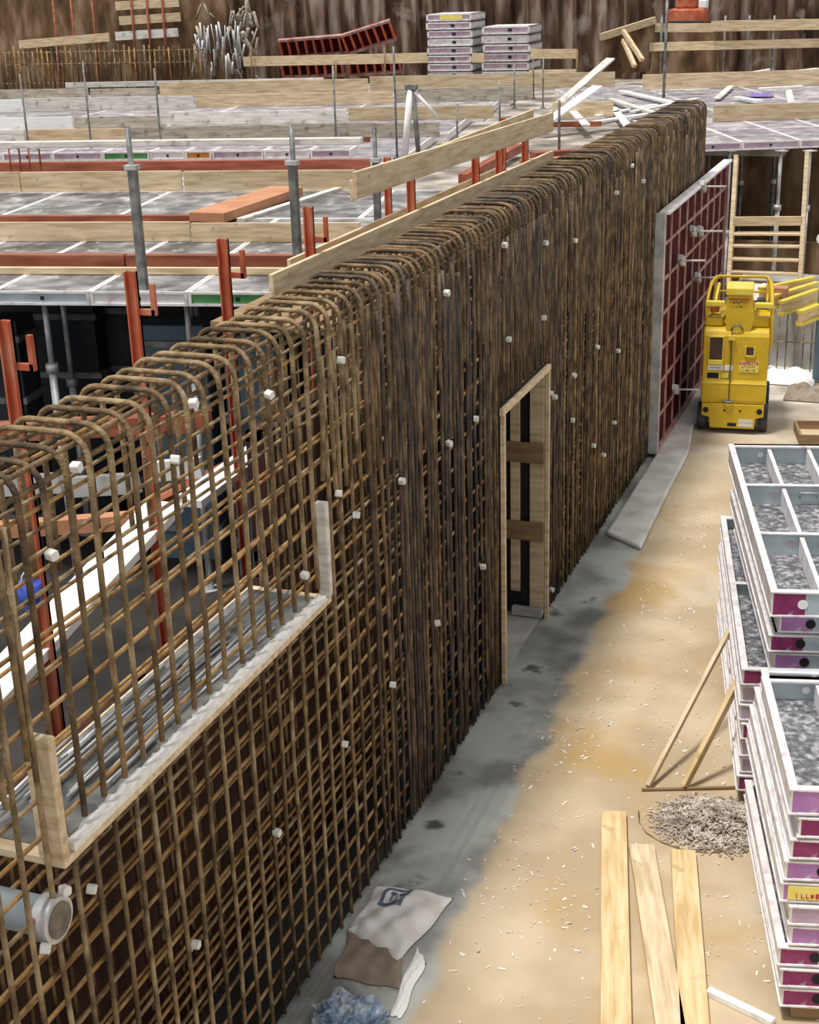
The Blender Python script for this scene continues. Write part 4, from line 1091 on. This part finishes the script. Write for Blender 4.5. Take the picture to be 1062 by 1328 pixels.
rail(316, 80, 554, 75, 33.2, 'wood', 'pale guard rail before the maroon panels at the far wall', .24)
rail(612, 75, 628, 75, 33.2, 'wood', 'short rail piece between the two far panel stacks', .22)
rail(688, 70, 748, 70, 33.2, 'wood', 'upper pale rail right of the far panel stacks', .22)
rail(686, 97, 748, 96, 33.2, 'wood', 'lower pale rail right of the far panel stacks', .22)
for i, (px, yt, yb) in enumerate(((437, 80, 120), (328, 60, 112), (500, 62, 108), (748, 64, 100))):
    a, c = far_at(px, yb, 33.1), far_at(px, yt, 33.1)
    t = thing('guard_post', 'short thin post at the far guard rail, %s from the left' % ['second', 'first', 'third', 'fourth'][i], 'post', (a.x, a.y, GZ), 0, 'posts of the far rail')
    MB().tube([(0, 0, 0), (0, 0, c.z-GZ)], .025, 6).build('tube', 'wood_b', t); MB().box(-.07, .07, -.07, .07, 0, .02).build('foot_plate', 'steel_d', t)
# upright rebar mat at the left
Ym = 33.0
a = far_at(-12, 112, Ym)
t = thing('rebar_mat', 'upright rusty rebar mat standing before the brown bank at top left', 'rebar mat', (a.x, Ym, GZ))
top = far_at(100, 62, Ym).z-GZ; xr = far_at(268, 100, Ym).x-a.x
nb = 46
for i in range(nb):
    x = xr*i/(nb-1)
    MB().tube([(x, 0, 0), (x+wob(.02), wob(.02), top+wob(.08)-x*.0)], .022, 5).build('upright_bar', random.choice(['bar', 'bar_o', 'bar_m']), t)
for z in (.25, .75, top-.12): MB().tube([(0, .03, z), (xr, .03, z+.03)], .02, 5).build('cross_bar', 'bar', t)
b = MB(); b.box(a.x-3, a.x+xr+.3, Ym+.8, Ym+1.0, GZ-.3, GZ+3.2); struct(b.build('bank', 'mud'))
# rails stacked above the mat
for i, (x0, x1, yy, m) in enumerate([(150, 232, 6, 'wood'), (155, 234, 25, 'wood'), (150, 231, 45, 'wood_w'), (25, 142, 56, 'wood')]):
    board('guard_board', at_y(x0, yy+2, 33.5 if i < 3 else 33.3), at_y(x1, yy-3 if i < 3 else yy-8, 33.5 if i < 3 else 33.4), .05, .22, m, ['topmost pale rail at the upper left', 'middle pale rail at the upper left', 'lowest whitish rail at the upper left', 'long thin pale board lying on the bank at the upper left'][i], 'board', 'rails at the upper left')
for i, px in enumerate((175, 195, 215, 75, 98, 125)):
    a_, c_ = at_y(px, 62, 33.44), at_y(px, -5 if i < 3 else 0, 33.44)
    t = thing('red_post', 'thin red brown post at the upper left, %s from the left' % ['fourth', 'fifth', 'sixth', 'first', 'second', 'third'][i], 'post', (a_.x, a_.y, GZ), 0, 'thin red brown posts at the upper left')
    MB().tube([(0, 0, 0), (0, 0, c_.z-GZ)], .03, 6).build('tube', 'redbeam', t); MB().box(-.07, .07, -.07, .07, 0, .02).build('foot_plate', 'steel_d', t)
# litter by the bank: grey and white bent offcuts
b = MB(); random.seed(5)
for i in range(90):
    px, py = random.uniform(245, 335), random.uniform(20, 105)
    a_ = at_y(px, py, 33.6+random.random()); l = random.uniform(.3, .9)
    b.tube([a_, a_+Vector((wob(.25), wob(.2), l*random.choice([.3, .6, 1, -.5])))], random.choice([.02, .03, .05]), 5)
tag(b.build('scrap_heap', 'wood_g'), 'tangled heap of grey and white offcuts between the mat and the maroon panels', 'scrap heap', kind='stuff')
b = MB()
for i in range(50):
    px, py = random.uniform(255, 315), random.uniform(60, 108)
    a_ = at_y(px, py, 33.4+random.random()*.4); b.tube([a_, a_+Vector((wob(.1), 0, random.uniform(.3, .7)))], random.choice([.015, .03]), 5)
tag(b.build('scrap_heap', 'galv'), 'pale upright offcuts leaning before the grey heap at top left', 'scrap heap', kind='stuff')
# slanted timber hoarding panel with braces
a0 = at_y(778, 98, 33.4); a1 = at_y(842, 92, 34.6); tp0 = at_y(780, 48, 33.4); tp1 = at_y(850, 26, 34.6)
t = thing('timber_hoarding', 'slanting brown timber hoarding with pale braces by the far wall', 'hoarding', (a0.x, a0.y, GZ)); o_ = Vector((a0.x, a0.y, GZ))
b = MB(); b.add([q-o_ for q in (a0, a1, tp1, tp0)]+[q-o_+Vector((.0, .08, 0)) for q in (a0, a1, tp1, tp0)], [(0, 1, 2, 3), (7, 6, 5, 4), (0, 4, 5, 1), (1, 5, 6, 2), (2, 6, 7, 3), (3, 7, 4, 0)]); b.build('sheet', 'mud', t)
MB().bar(tp0-o_+Vector((0, -.06, 0)), tp1-o_+Vector((0, -.06, 0)), .1, .16).build('top_rail', 'wood', t)
for x0, y0_, x1, y1_ in ((808, 40, 833, 78), (808, 52, 823, 86)):
    MB().bar(at_y(x0, y0_, 33.7)-o_, at_y(x1, y1_, 33.1)-o_, .09, .09).build('brace', 'wood', t)
# orange machine far right top
m0 = at_y(892, 34, 35.9); t = thing('orange_machine', 'small orange site machine standing before the far wall at top right', 'machine', (m0.x, m0.y, m0.z))
MB().box(-.45, .45, -.3, .4, .08, .42).build('body', 'redsteel', t, .05)
MB().box(-.3, .2, -.2, .3, .42, .75).build('cab', 'redsteel', t, .05)
MB().box(-.42, .42, -.34, -.28, .0, .14).build('track', 'rubber', t, .02)
MB().box(.28, .48, -.25, .1, .42, .62).build('tank', 'white', t, .03)
MB().box(-.8, .8, -.5, .8, -(m0.z-GZ), -.0).build('plinth', 'mud', t)
